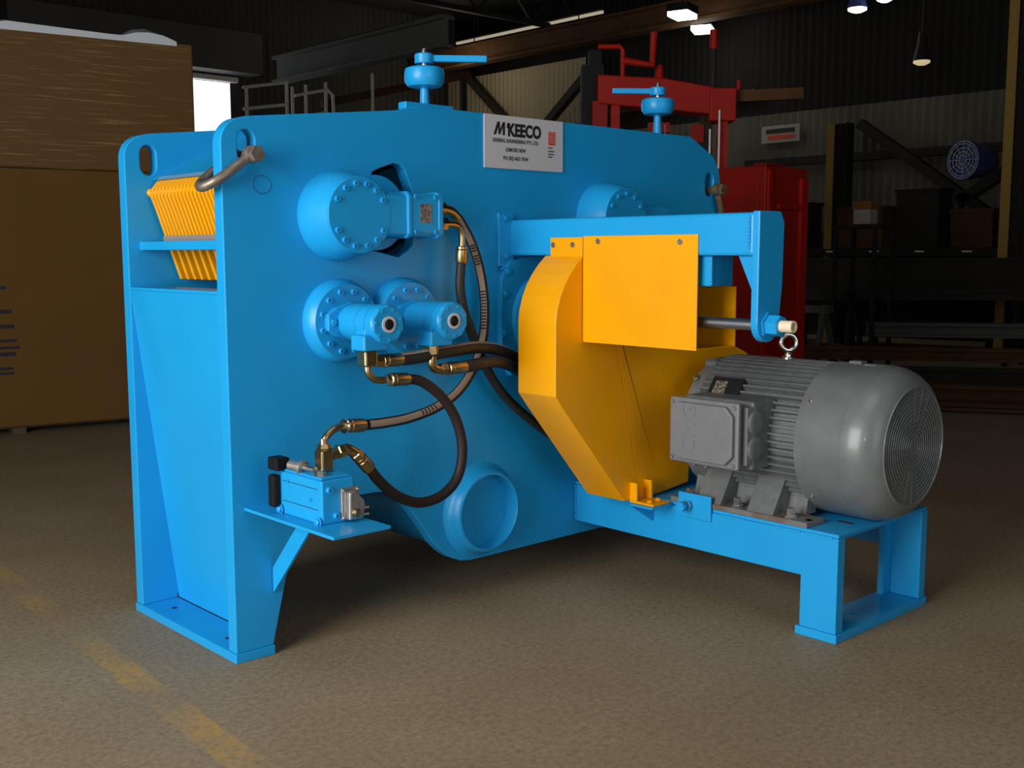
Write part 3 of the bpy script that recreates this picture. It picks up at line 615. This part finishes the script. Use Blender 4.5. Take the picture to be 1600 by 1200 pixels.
# valve shelf and brace
put('valve_shelf', Box(.045, .262, -.541, .0, .530, .541), BLUE, mach, bevel=.002)
put('shelf_brace', Prism([(-.005, .222), (-.005, .312), (-.205, .53), (-.285, .53)], 'x', .146, .156), BLUE, mach)

# support arm with hanger plate
AX0, AX1 = 1.270, 1.400
arm = put('support_arm', Box(AX0, AX1, -1.185, -.0, 1.389, 1.531), BLUE, mach, bevel=.010)
def weld(bm, a, b, r=.006, n=14):
    a = V(a); b = V(b)
    for i in range(n):
        p = a.lerp(b, (i+.5)/n); bmesh.ops.create_icosphere(bm, subdivisions=1, radius=r*random.uniform(.8, 1.15), matrix=Matrix.Translation(p))
    return bm
wb = weld(bmesh.new(), (AX0-.001, -.006, 1.392), (AX0-.001, -.006, 1.53), .008, 13); weld(wb, (AX0-.001, -1.168, 1.41), (AX0-.001, -1.168, 1.52), .006, 10)
put('weld_bead', wb, BLUE, arm, smooth=60)
hang = [(1.271, 1.535), (1.271, 1.175)]+arc(1.334, 1.165, .063, 180, 360, 12)+[(1.397, 1.175), (1.412, 1.30), (1.415, 1.50), (1.395, 1.535)]
put('hanger_plate', Prism(hang, 'y', -1.206, -1.178), BLUE, mach, bevel=.004)
put('gusset', Prism([(-1.103, 1.39), (-1.18, 1.39), (-1.18, 1.232)], 'x', 1.300, 1.372), BLUE, mach, bevel=.003)
put('drop_bracket', Box(1.300, 1.425, -.995, -.70, 1.284, 1.389), BLUE, mach, bevel=.005)
wb2 = weld(bmesh.new(), (1.300, -.995, 1.288), (1.300, -.995, 1.388), .006, 9); put('weld_bead', wb2, BLUE, mach, smooth=60)
rod = put('tension_rod', Lathe([(.019, 0), (.019, .96)], (1.335, -1.185, 1.158), (0, 1, .0), 16), RODM, mach, smooth=40); rod['label'] = 'bare steel tension rod'
nut = put('rod_nut', Lathe([(.046, 0), (.046, .006), (.036, .006), (.036, .05)], (1.335, -1.206, 1.158), (0, -1, 0), 6, rot=.3), BLUE, mach)
put('rod_cap', Lathe([(.020, .05), (.020, .098), (.013, .098), (.013, .07)], (1.335, -1.206, 1.158), (0, -1, 0), 14), DRIP, mach, smooth=40)['label'] = 'cream plastic rod end cap'

# adjusting screws with levers on top of the near plate
def screw(x, tip, zk):
    y = .0275
    s = put('adjusting_screw', Lathe([(.022, 1.90), (.019, 1.96), (.016, zk-.04), (.016, zk+.03)], (x, y, 0), (0, 0, 1), 16), BLUE, mach, smooth=40)
    put('knob', Lathe([(.035, zk-.040), (.062, zk-.034), (.074, zk-.018), (.076, zk+.01), (.072, zk+.03), (.062, zk+.036)], (x, y, 0), (0, 0, 1), 28), BLUE, s, smooth=40)
    put('thread', Lathe([(.012, zk+.03), (.012, zk+.045), (.011, zk+.10), (.009, zk+.106)], (x, y, 0), (0, 0, 1), 12), ZINC, s, smooth=40)['label'] = 'bare screw thread'
    put('lever_hub', Lathe([(.034, zk+.050), (.036, zk+.054), (.036, zk+.082), (.033, zk+.086)], (x, y, 0), (0, 0, 1), 20), BLUE, s, smooth=30)
    put('lever', Strut((x, y, zk+.069), tip, .026, .024), BLUE, s, bevel=.003)
    return s
screw(.868, (1.055, -.115, 2.125), 2.055)
screw(2.231, (2.085, .175, 2.137), 2.065)
put('screw_boss', Box(.76, .99, .004, T-.004, 1.93, 1.957), BLUE, mach, bevel=.004)
put('lifting_stud', Lathe([(.004, 0), (.004, .05)], (2.29, .03, 1.94), (0, 0, 1), 8), ZINC, mach)

# motor bed: two side frames, top plate, foot plate
FX0, FX1 = 1.667, 2.335; FY = -1.297; FT = .399
def lframe(x0, x1, name='bed_side'):
    pts = [(0, FT-.014), (FY, FT-.014), (FY, .032), (FY+.150, .032), (FY+.150, .224), (0, .224)]
    return put(name, Prism(pts, 'x', x0, x1), BLUE, mach, bevel=.004)
b1 = lframe(FX0, FX0+.05); b2 = lframe(FX1-.05, FX1)
put('bed_top', Prism([(FX0+.006, -.0), (FX1-.006, -.0), (FX1-.006, FY+.002), (FX0+.006, FY+.002)], 'z', FT-.014, FT), BLUE, mach, bevel=.003)
put('foot_plate', Box(FX0-.004, FX1+.006, FY-.006, FY+.165, 0, .032), BLUE, mach, bevel=.003)
put('bed_cross_member', Box(FX0+.05, FX1-.05, FY+.10, FY+.115, .33, FT-.014), BLUE, mach)
put('leg_web', Box(FX1-.10, FX1-.05, FY+.125, FY+.15, .032, FT-.014), BLUE, mach)
put('foot_slot', Box(1.93, 2.02, FY+.07, FY+.095, .032, .035), BLUE, mach)
put('bed_slot_shade', Prism(slot(1.86, -1.235, -1.19, .011), 'z', FT, FT+.002), DARKHOLE, mach)  # flat dark patch gives the slot its shade
wb3 = weld(bmesh.new(), (FX0-.002, -.008, .23), (FX0-.002, -.008, .385), .006, 15); put('weld_bead', wb3, BLUE, mach, smooth=60)
for y0_, y1_ in ((-.78, -.90), (-1.03, -1.14), (-1.165, -1.275)): put('weld_seam', Box(FX0-.003, FX0+.004, y1_, y0_, FT-.020, FT-.011), BLUE, mach, bevel=.002)
# slide block with adjusting bolt at the near motor foot
ab = put('slide_stop', Box(1.655, 1.668, -.745, -.585, .350, .450), BLUE, mach, bevel=.004)
put('jack_bolt', Lathe([(.020, 0), (.020, .018), (.011, .018), (.011, .05)], (1.600, -.640, .402), (1, 0, 0), 6), BLUE, ab)
put('jack_nut', Lathe([(.021, .03), (.021, .046)], (1.600, -.640, .402), (1, 0, 0), 6), ZINC, ab)
put('guard_bracket', Prism([(1.530, .385), (1.668, .385), (1.668, .300)], 'y', -.452, -.442), BLUE, mach)
put('guard_shelf', Box(1.53, 1.668, -.555, -.442, .385, .393), BLUE, mach, bevel=.002)
put('stop_lug', Box(1.700, 1.735, -1.16, -1.13, FT, FT+.022), BLUE, mach, bevel=.003)

# ------------------------------------------------------------------ maker's sign
sg = thing('maker_sign', "white maker's sign with black lettering and red emblem on blue plate", 'sign', (1.357, -.004, 1.735))
put('panel', Box(1.138, 1.577, -.006, -.001, 1.735, 1.943), SIGNW, sg)
X = (1, 0, 0); Z = (0, 0, 1); YS = -.0065
put('logo_letter', Prism([(1.186, 1.866), (1.207, 1.917), (1.220, 1.917), (1.222, 1.889), (1.236, 1.917), (1.249, 1.917), (1.247, 1.866), (1.235, 1.866), (1.236, 1.897), (1.222, 1.868), (1.212, 1.868), (1.212, 1.897), (1.199, 1.866)], 'y', YS, -.006), BLACKP, sg)
text("'", .062, (1.250, YS, 1.868), X, Z, BLACKP, sg, bold=.0022, shear=.2)
text('KEECO', .068, (1.262, YS, 1.866), X, Z, BLACKP, sg, bold=.0030, width=.86)
text('GENERAL ENGINEERING PTY. LTD', .0205, (1.306, YS, 1.838), X, Z, SIGNG, sg, bold=.0004, width=.80, align='CENTER')
text('LISMORE NSW', .0215, (1.306, YS, 1.803), X, Z, SIGNG, sg, bold=.0004, width=.80, align='CENTER')
text('PH: (02) 6621 9544', .0215, (1.306, YS, 1.770), X, Z, SIGNG, sg, bold=.0004, width=.80, align='CENTER')
put('emblem', Box(1.492, 1.532, YS, -.006, 1.843, 1.897), SIGNR, sg)['label'] = 'red rectangular emblem'
for i, (w, z) in enumerate(((.026, 1.829), (.036, 1.815), (.034, 1.803), (.026, 1.792))): put('print', Box(1.490, 1.490+w, YS, -.006, z, z+.005), SIGNG, sg)
for z in (1.853, 1.862, 1.871, 1.880, 1.889): put('emblem_line', Box(1.497, 1.527, YS-.0005, YS, z, z+.002), SIGNW, sg)

# ------------------------------------------------------------------ yellow belt guard
GY0, GY1 = -.42, -.215
gd = thing('belt_guard', 'large yellow folded steel belt guard between machine and motor', 'guard', (1.55, -.32, .393))
lefto = [(1.516, .402), (1.163, .811), (1.122, .862)]
arcL = [(1.122, 1.14), (1.127, 1.18), (1.144, 1.234), (1.167, 1.279), (1.195, 1.318), (1.232, 1.358), (1.270, 1.389)]
def ext(pts): return pts
left = lefto+arcL+[(1.36, 1.385), (1.46, 1.036), (1.529, .775), (1.612, .402)]
right = [(1.614, .402), (1.531, .775), (1.462, 1.036), (1.362, 1.385), (1.372, 1.345), (2.216, 1.000), (2.340, .952), (2.36, .86), (2.22, .66), (1.935, .52), (1.929, .425), (1.75, .405)]
put('left_half', Prism(left, 'y', GY0, GY1), YEL, gd, bevel=.003)
put('right_half', Prism(right, 'y', GY0, GY1), YEL, gd, bevel=.002)
put('mount_tab', Box(1.2635, 1.2695, -.42, -.249, 1.385, 1.458), YEL, gd, bevel=.001)
bolts(gd, [(1.2635, -.268, 1.430), (1.2635, -.372, 1.430)], (-1, 0, 0), .0105, .007, ZINC, 'screw', socket=True)
for x in (1.555, 1.645):
    put('foot_lug', Box(x-.006, x+.006, -.4575, -.42, .402, .476), YEL, gd, bevel=.002)
put('foot_tab', Box(1.549, 1.652, -.545, -.42, .3935, .402), YEL, gd, bevel=.002); bolts(gd, [(1.575, -.505, .402), (1.632, -.50, .402)], (0, 0, 1), .009, .009, YEL, 'screw')
# tray shaped rod cover screwed to the arm
tr = thing('rod_cover', 'bright yellow sheet metal tray cover screwed to the blue arm', 'cover', (1.38, -.69, 1.062))
put('front_panel', Box(1.2635, 1.2695, -.962, -.424, 1.062, 1.462), YEL, tr, bevel=.001)
put('bottom_panel', Box(1.2695, 1.51, -.945, -.424, 1.062, 1.066), YEL, tr)
put('rear_panel', Box(1.510, 1.515, -.945, -.424, 1.062, 1.278), YEL, tr)
bolts(tr, [(1.2635, -.503, 1.442), (1.2635, -.888, 1.437)], (-1, 0, 0), .0105, .007, ZINC, 'screw', socket=True)

# black cable tie end standing by the shaft collar
ct = put('black_wire', Tube([(1.352, -.06, 1.25), (1.338, -.07, 1.15), (1.318, -.075, 1.035)], .004, n=6), BLACK); tag(ct, 'thin black wire standing by the yellow guard edge', 'wire'); rebase(ct, (1.318, -.075, 1.035))

# ------------------------------------------------------------------ electric motor
MX, MZ = 1.992, .694
mo = thing('electric_motor', 'grey finned electric motor bolted on the blue bed', 'motor', (MX, -.85, FT))
def ml(prof, n=56): return Lathe(prof, (MX, 0, MZ), (0, -1, 0), n)
put('motor_body', ml([(.10, .455), (.10, .52), (.19, .53), (.262, .57), (.262, 1.09)]), GREYC, mo, smooth=30)
put('end_bell', ml([(.155, .50), (.22, .515), (.272, .545), (.276, .56), (.276, .60), (.262, .61)]), GREYC, mo, smooth=30)
for a in range(8):
    t = math.radians(22.5+45*a); c_ = V((MX+.268*math.cos(t), -.55, MZ+.268*math.sin(t)))
    put('bell_lug', Lathe([(.026, 0), (.026, .05)], c_, (0, -1, 0), 10), GREYC, mo)
put('shaft', Lathe([(.035, 0), (.035, .09)], (MX, -.47, MZ), (0, 1, 0), 20), ZINC, mo, smooth=30)
fin_me = None
for i in range(60):
    a = 2*PI*i/60
    d_deg = math.degrees(a) % 360
    if 232 < d_deg < 308: continue
    if fin_me is None:
        bm = Box(.255, .287, -1.085, -.60, -.0042, .0042)
        fo_ = put('cooling_fin', bm, GREYC); COL.objects.unlink(fo_); fin_me = fo_.data; bpy.data.objects.remove(fo_)
    o = bpy.data.objects.new('cooling_fin', fin_me); COL.objects.link(o); o.parent = mo
    o.location = V((MX, 0, MZ))-OFF[mo.name]; o.rotation_euler = (0, -a, 0)
cowl = put('fan_cowl', ml([(.283, 1.083), (.290, 1.080), (.291, 1.26), (.2895, 1.262), (.2895, 1.266), (.291, 1.268), (.291, 1.29), (.286, 1.325), (.274, 1.355), (.254, 1.382), (.232, 1.396), (.224, 1.400), (.222, 1.404), (.216, 1.404), (.214, 1.396)], 72), GREY, mo, smooth=30)
# grille: concentric rings and bars over a dark disc standing for the recess shade
gr = bmesh.new(); 
for i, r in enumerate([.03+.0155*j for j in range(12)]):
    P = [(MX+r*math.cos(2*PI*j/40), -1.3985, MZ+r*math.sin(2*PI*j/40)) for j in range(41)]
    tube(gr, P, .0030, n=5, k=0, ref=V((0, -1, 0)))
for j in range(24):
    a = 2*PI*j/24; c_, s_ = math.cos(a), math.sin(a); strut(gr, (MX+c_*(.03 if j % 4 == 0 else .09), -1.3985, MZ+s_*(.03 if j % 4 == 0 else .09)), (MX+c_*.214, -1.3985, MZ+s_*.214), .004, .003)
lathe(gr, [(.032, 1.396), (.032, 1.4)], (MX, 0, MZ), (0, -1, 0), 20)
g_ = put('grille', gr, GREY, cowl); g_['kind'] = 'stuff'
put('fan_recess_shade', ml([(.214, 1.378), (.214, 1.384)]), DGRILL, cowl)
bolts(cowl, [(MX+.2905*math.cos(a), -1.115, MZ+.2905*math.sin(a)) for a in (math.radians(146), math.radians(222))], (-.8, 0, .3), .006, .005, CHROME, 'screw')
put('top_lug', Box(MX-.02, MX+.02, -1.19, -1.14, MZ+.285, MZ+.298), GREY, cowl)
# feet
def foot(sx):
    f = put('foot', Prism([(-.535, FT), (-1.165, FT), (-1.165, FT+.022), (-.535, FT+.022)], 'x', MX+sx*.20, MX+sx*.322), RUSTG, mo, bevel=.003)
    for y in (-.715, -.955):
        wdg = [(MX+sx*.215, FT+.02), (MX+sx*.315, FT+.02), (MX+sx*.235, FT+.15), (MX+sx*.16, FT+.175), (MX+sx*.12, FT+.03)]
        put('foot_rib', Prism(wdg, 'y', y-.058, y+.058), GREYC, f, bevel=.003)
    put('foot_web', Prism([(MX+sx*.14, FT+.02), (MX+sx*.21, FT+.02), (MX+sx*.19, FT+.10), (MX+sx*.14, FT+.12)], 'y', -1.09, -.57), GREYC, f)
    bolts(f, [(MX+sx*.285, y, FT+.022) for y in (-.605, -.835, -1.075)], (0, 0, 1), .017, .036, ZINC)
foot(-1); foot(1)
# terminal box on the near side, turned to the camera
TX = 1.528
tb = put('terminal_box', Box(TX+.025, MX-.19, -.935, -.645, .605, .838), GREYB, mo, bevel=.006)
put('box_seat', Box(TX+.09, MX-.22, -.96, -.64, .59, .85), GREYC, tb, bevel=.01)
lid = bmesh.new()
LY0, LY1, LZ0, LZ1 = -.950, -.628, .598, .850
lo = []
for (a, b, qx, qz) in ((LY1, LZ1, -1, -1), (LY0, LZ1, 1, -1), (LY0, LZ0, 1, 1), (LY1, LZ0, -1, 1)): lo.append((a, b))
cut = .028
oct_ = [(LY1-cut, LZ1), (LY0+cut, LZ1), (LY0, LZ1-cut), (LY0, LZ0+cut), (LY0+cut, LZ0), (LY1-cut, LZ0), (LY1, LZ0+cut), (LY1, LZ1-cut)]
put('box_rim', Prism([(LY1, LZ0), (LY1, LZ1), (LY0, LZ1), (LY0, LZ0)], 'x', TX+.012, TX+.030), GREYB, tb, bevel=.008)
i_ = .016; cut = .034
octi = [(LY1-cut-i_, LZ1-i_), (LY0+cut+i_, LZ1-i_), (LY0+i_, LZ1-cut-i_), (LY0+i_, LZ0+cut+i_), (LY0+cut+i_, LZ0+i_), (LY1-cut-i_, LZ0+i_), (LY1-i_, LZ0+cut+i_), (LY1-i_, LZ1-cut-i_)]
put('box_lid', Prism(octi, 'x', TX-.006, TX+.014), GREYB, tb, bevel=.006)
bolts(tb, [(TX+.010, a, b) for a in (LY1-.018, LY0+.018) for b in (LZ0+.018, LZ1-.018)], (-1, 0, 0), .007, .005, ZINC, 'screw', socket=True)
text('CMG', .090, (TX-.0062, -.765, .640), (0, 0, 1), (0, 1, 0), GREYB, tb, name='raised_lettering', depth=.0018, width=.95)
put('gland_plate', Box(TX+.055, TX+.150, -.958, -.935, .612, .832), GREYB, tb, bevel=.004)
for z in (.672, .772): put('knockout', Lathe([(.046, 0), (.046, .010), (.040, .014), (.02, .014)], (TX+.105, -.957, z), (0, -1, 0), 24), GREYC, tb, smooth=40)
for y in (-.66, -.72): put('cable_gland', Lathe([(.016, 0), (.016, .02), (.012, .02), (.012, .04)], (TX+.13, y, .605), (0, 0, -1), 8), GREYC, tb)
# data plate on the shoulder of the body
t = math.radians(143); nrm = V((math.cos(t), 0, math.sin(t))); tang = V((math.sin(t), 0, -math.cos(t)))
MD = Matrix((V((0, -1, 0)), tang, nrm)).transposed().to_4x4(); MD.translation = V((MX, -.725, MZ))+nrm*.288
put('data_plate', Box(-.072, .072, -.05, .05, -.012, .004, M=MD), NAMEPL, mo)['label'] = 'black data plate'
put('data_plate_print', Box(-.05, .005, -.036, .03, .004, .006, M=MD), NAMEPB, mo)
# lifting eye bolt
ey = put('eye_bolt', Lathe([(.026, 0), (.026, .008), (.016, .012), (.014, .03), (.017, .035)], (MX, -.86, MZ+.285), (0, 0, 1), 18), CHROME, mo, smooth=40); ey['label'] = 'bright steel lifting eye bolt'
rb_ = bmesh.new(); ctr = V((MX, -.86, MZ+.285+.066))
tube(rb_, [ctr+(rt*math.cos(a)+V((0, 0, 1))*math.sin(a))*.031 for a in [2*PI*i/32 for i in range(33)]], .0095, n=10, k=0, ref=V((rt.y, -rt.x, 0)))
put('eye_ring', rb_, CHROME, ey, smooth=60)
bolts(mo, [(MX-.205, -.56, MZ+.20)], (-.6, 0, .8), .010, .014, CHROME, 'grease_nipple')

# ------------------------------------------------------------------ valve block on its shelf
vb = thing('valve_block', 'square blue hydraulic valve block with aluminium side cover on the shelf', 'valve', (.16, -.27, .541))
SZ = .541
put('block_body', Box(.100, .222, -.398, -.150, SZ, SZ+.142), BLUE, vb, bevel=.005)
for z in (SZ+.045, SZ+.112): put('face_groove', Box(.0985, .101, -.375, -.165, z, z+.0022), mat('blue_groove_shade', (.006, .06, .15), .6), vb)  # grooves drawn as strips with their shade put in the colour
bolts(vb, [(.125, -.398, SZ+.112), (.150, -.398, SZ+.025)], (0, -1, 0), .0105, .012, BLUE, 'bolt', socket=True)
bolts(vb, [(.1, -.20, SZ+.115), (.1, -.335, SZ+.075)], (-1, 0, 0), .006, .006, BLUE, 'bolt', socket=True)
bolts(vb, [(.095, -.155, SZ+.014), (.095, -.385, SZ+.010)], (-1, 0, 0), .012, .012, BLUE, 'bolt')
put('side_cover', Box(.165, .232, -.412, -.398, SZ+.008, SZ+.112), ALU, vb, bevel=.003)['label'] = 'cast aluminium side cover'
cv = bmesh.new(); prism(cv, [(.178, SZ+.010), (.232, SZ+.010), (.240, SZ+.05), (.236, SZ+.07), (.20, SZ+.105), (.180, SZ+.10)], 'y', -.436, -.412); put('cover_boss', cv, ALU, vb, bevel=.005)
put('side_actuator', Box(.222, .262, -.36, -.23, SZ+.006, SZ+.080), BLACK, vb, bevel=.006)
put('brass_plug', Lathe([(.015, 0), (.015, .012), (.009, .014)], (.200, -.436, SZ+.034), (0, -1, 0), 8), GOLD, vb)
for z in (.020, .042): put('brass_pin', Lathe([(.006, 0), (.006, .02)], (.236, -.425, SZ+z), (1, -.3, 0), 8), GOLD, vb)
bolts(vb, [(.172, -.412, SZ+.104), (.226, -.412, SZ+.104), (.172, -.412, SZ+.016)], (0, -1, 0), .006, .005, ZINC, 'screw', socket=True)
put('top_plate', Box(.106, .216, -.385, -.165, SZ+.142, SZ+.150), BLUE, vb, bevel=.003)
put('relief_valve', Lathe([(.026, 0), (.026, .01), (.018, .012), (.018, .06), (.010, .062)], (.125, -.255, SZ+.162), (-.25, 1, .08), 14), ALU, vb, smooth=40)['label'] = 'grey aluminium relief valve'
put('valve_spring', Lathe([(.012, 0), (.012, .05)], (.14, -.30, SZ+.160), (-.25, 1, .08), 12), ZINC, vb)
put('black_connector', Box(.075, .125, -.17, -.11, SZ+.145, SZ+.188), BLACK, vb, bevel=.005); put('black_solenoid', Box(.070, .100, -.155, -.115, SZ+.02, SZ+.13), BLACK, vb, bevel=.008)
put('hex_plug', Lathe([(.018, 0), (.018, .016), (.012, .018)], (.128, -.345, SZ+.150), (0, 0, 1), 6), ZINC, vb)
tee = put('tee_fitting', Box(.155, .201, -.318, -.270, SZ+.150, SZ+.222), GOLD, vb, bevel=.006); tee['label'] = 'yellow plated tee fitting'
put('tee_collar', Lathe([(.022, 0), (.024, .006), (.020, .02)], (.179, -.294, SZ+.222), (0, 0, 1), 6), GOLD, vb)

# ------------------------------------------------------------------ hydraulic hoses
HR = .0185
def ferrule(parent, a, b, r=.0235, m=GOLD):
    a = V(a); b = V(b); L_ = (b-a).length
    return put('ferrule', Lathe([(r*.8, 0), (r, .003), (r, L_*.18), (r*.88, L_*.22), (r, L_*.26), (r, L_*.92), (r*.9, L_)], a, b-a, 16), m, parent, smooth=35)
def nutc(parent, c, d, r=.024, h=.026, m=GOLD): return put('swivel_nut', Lathe([(r*.85, 0), (r, .003), (r, h-.003), (r*.85, h)], c, d, 6), m, parent)
def elbow(parent, pts, r=.0125, m=GOLD): return put('elbow_tube', Tube(pts, r, n=12), m, parent, smooth=60)
def hose(label, pts, m=RUBBER, r=HR):
    o = thing('hydraulic_hose', label, 'hose', pts[0])
    put('hose_body', Tube(pts, r, n=18, k=8), m, o, smooth=60)
    return o
def layline(parent, pts, r, side, w, ticks=(), k=8):
    """thin printed tan band riding on the hose, with black ticks: side = direction the band faces"""
    P = smoothpath(pts, k); bm = bmesh.new(); tk = bmesh.new(); prev = None; side = V(side)
    M_ = len(P)
    for i in range(M_):
        t = (P[min(i+1, M_-1)]-P[max(i-1, 0)]).normalized(); s = (side-side.dot(t)*t).normalized(); u = t.cross(s)
        cur = []
        for a in (-w, -w/2, 0, w/2, w): cur.append(bm.verts.new(P[i]+(s*math.cos(a)+u*math.sin(a))*(r+.0006)))
        if prev:
            for j in range(4): bm.faces.new((prev[j], cur[j], cur[j+1], prev[j+1]))
        prev = cur
        for (i0, i1) in ticks:
            if i0 <= i < i1 and i+1 < M_:
                q = P[i]; aa = [w*.85*v for v in (-1, -.6, -.2, .2, .6, 1)]
                rows = [[tk.verts.new(q+t*ta+(s*math.cos(x)+u*math.sin(x))*(r+.0014)) for x in aa] for ta in (0, .0060)]
                for j in range(5): tk.faces.new((rows[0][j], rows[0][j+1], rows[1][j+1], rows[1][j]))
    put('layline', bm, TAN, parent, smooth=60)['label'] = 'tan printed layline'
    if len(tk.verts): put('layline_print', tk, BLACKP, parent)['kind'] = 'stuff'
    else: tk.free()
# A: from the gear motor down behind the guard
A = [(.936, -.10, 1.376), (.931, -.10, 1.33), (.928, -.10, 1.27), (.945, -.10, 1.185), (.990, -.10, 1.085), (1.062, -.095, .955), (1.155, -.10, .835), (1.31, -.10, .715), (1.47, -.10, .615)]
hA = hose('plain black hydraulic hose dropping from gear motor elbow to behind the guard', A)
ferrule(hA, (.938, -.10, 1.425), (.936, -.10, 1.362)); 
elbow(hA, [(.850, -.10, 1.508), (.895, -.10, 1.508), (.925, -.10, 1.497), (.939, -.10, 1.467), (.938, -.10, 1.42)]); nutc(hA, (.832, -.10, 1.508), (1, 0, 0), .026, .03)
put('union', Lathe([(.022, 0), (.022, .035)], (.800, -.10, 1.508), (1, 0, 0), 10), GOLD, hA)
# B: with the tan layline, from gear motor round to the valve block
Bp = [(.955, -.055, 1.535), (.985, -.05, 1.505), (1.027, -.05, 1.445), (1.064, -.05, 1.363), (1.080, -.06, 1.263), (1.066, -.085, 1.164), (1.028, -.115, 1.067), (.958, -.14, .962), (.850, -.175, .884), (.721, -.205, .840), (.58, -.235, .821), (.46, -.262, .820), (.36, -.28, .824)]
hB = hose('black hydraulic hose with tan printed layline looping from gear motor to valve block', Bp)
layline(hB, Bp, HR, (-.75, -.62, .15), .62, ticks=((33, 46), (17, 20), (21, 25), (73, 78)))
put('union', Lathe([(.024, 0), (.024, .05)], (.800, -.06, 1.565), (1, 0, 0), 6), GOLD, hB)
elbow(hB, [(.84, -.06, 1.566), (.89, -.06, 1.564), (.925, -.058, 1.555), (.96, -.054, 1.53)], .019); nutc(hB, (.855, -.06, 1.565), (1, 0, -.05), .027, .03)
ferrule(hB, (.265, -.292, .832), (.345, -.283, .825)); put('collar', Lathe([(.024, 0), (.026, .004), (.024, .010)], (.258, -.293, .832), (1, .1, -.08), 14), CHROME, hB, smooth=40)
elbow(hB, [(.262, -.293, .832), (.225, -.294, .828), (.192, -.294, .808), (.180, -.294, .785), (.179, -.294, .764)], .0125, GOLD)
put('bright_sleeve', Lathe([(.0155, 0), (.0155, .035)], (.179, -.294, .765), (0, 0, 1), 14), CHROME, hB, smooth=40)
# C and D: from the two lower motors to behind the guard
Cp = [(.525, -.25, 1.032), (.60, -.245, 1.034), (.70, -.24, 1.042), (.80, -.225, 1.046), (.93, -.19, 1.046), (1.07, -.15, 1.027), (1.22, -.11, .979), (1.42, -.09, .885)]
hC = hose('black hydraulic hose running right from left lower motor to behind the guard', Cp, r=.023)
layline(hC, Cp, .023, (-.1, -.3, .95), .5)
put('elbow_block', Box(.362, .414, -.276, -.224, 1.018, 1.072), GOLD, hC, bevel=.006); nutc(hC, (.414, -.25, 1.034), (1, 0, 0), .023, .032); ferrule(hC, (.446, -.25, 1.033), (.535, -.25, 1.032))
Dp = [(.815, -.25, .985), (.90, -.24, .990), (.99, -.21, .991), (1.10, -.165, .972), (1.22, -.125, .930), (1.42, -.11, .825)]
hD = hose('black hydraulic hose running from right lower motor below the other hose', Dp, r=.023)
elbow(hD, [(.668, -.25, 1.035), (.668, -.25, 1.005), (.685, -.25, .988), (.73, -.25, .985)], .017); put('union', Lathe([(.024, 0), (.024, .03)], (.668, -.25, 1.072), (0, 0, -1), 6), GOLD, hD)
nutc(hD, (.705, -.25, .985), (1, 0, 0), .022, .03); ferrule(hD, (.738, -.25, .985), (.825, -.25, .985), m=GOLD)
# E: the big loop from the left lower motor to the valve block
Ep = [(.545, -.26, .963), (.608, -.265, .950), (.686, -.28, .890), (.743, -.29, .804), (.764, -.30, .697), (.741, -.30, .594), (.666, -.30, .537), (.564, -.30, .527), (.467, -.30, .566), (.394, -.30, .628), (.352, -.30, .680)]
hE = hose('plain black hydraulic hose hanging in a big loop beside the valve block', Ep, RUBR)
elbow(hE, [(.388, -.25, 1.02), (.388, -.252, 1.0), (.400, -.255, .980), (.425, -.258, .969), (.470, -.26, .967)]); nutc(hE, (.455, -.26, .967), (1, 0, 0), .020, .018, CHROME); ferrule(hE, (.472, -.26, .967), (.552, -.26, .962))
ferrule(hE, (.312, -.30, .722), (.356, -.30, .676)); nutc(hE, (.296, -.30, .738), (.7, 0, -.7), .023, .025)
elbow(hE, [(.205, -.294, .742), (.245, -.295, .752), (.272, -.298, .752), (.305, -.30, .730)], .019); nutc(hE, (.228, -.295, .749), (1, 0, .1), .024, .024)

# ------------------------------------------------------------------ shackles
def shackle(label, pin, d, ref_y0, ref_y1, m, L_=.20):
    pin = V(pin); d = V(d).normalized(); ym = (ref_y0+ref_y1)/2; hw = (ref_y1-ref_y0)/2
    o = thing('bow_shackle', label, 'shackle', pin, 'bow shackles in the lifting holes')
    pts = []
    for i in range(21):
        a = PI*i/20
        w = hw*(math.cos(a)) ; 
        bul = 1+.28*math.sin(a)**2*abs(math.cos(a))*2
        pts.append(V((pin.x, ym, pin.z))+V((0, -w*bul, 0))+d*(L_*math.sin(a)**.75))
    put('bow', Tube(pts, .0165, n=14, k=3), m, o, smooth=60)
    for y, s_ in ((ref_y0, -1), (ref_y1, 1)): put('ear', Lathe([(.024, -.016), (.029, -.012), (.029, .012), (.024, .016)], (pin.x, y, pin.z), (0, 1, 0), 18), m, o, smooth=40)
    put('pin', Lathe([(.026, 0), (.028, .003), (.028, .022), (.016, .024), (.016, .18)], (pin.x, ref_y0-.042, pin.z), (0, 1, 0), 6), m, o)
    return o
shackle('grey steel bow shackle swung out over the left plate edge, hanging from left lifting hole', (.094, 0, 1.722), (-.80, 0, -.58), -.035, .092, GALV, .185)
shackle('rusty brown bow shackle hanging from the right lifting hole', (2.610, 0, 1.700), (.35, 0, -.93), -.035, .092, BROWNG, .17)
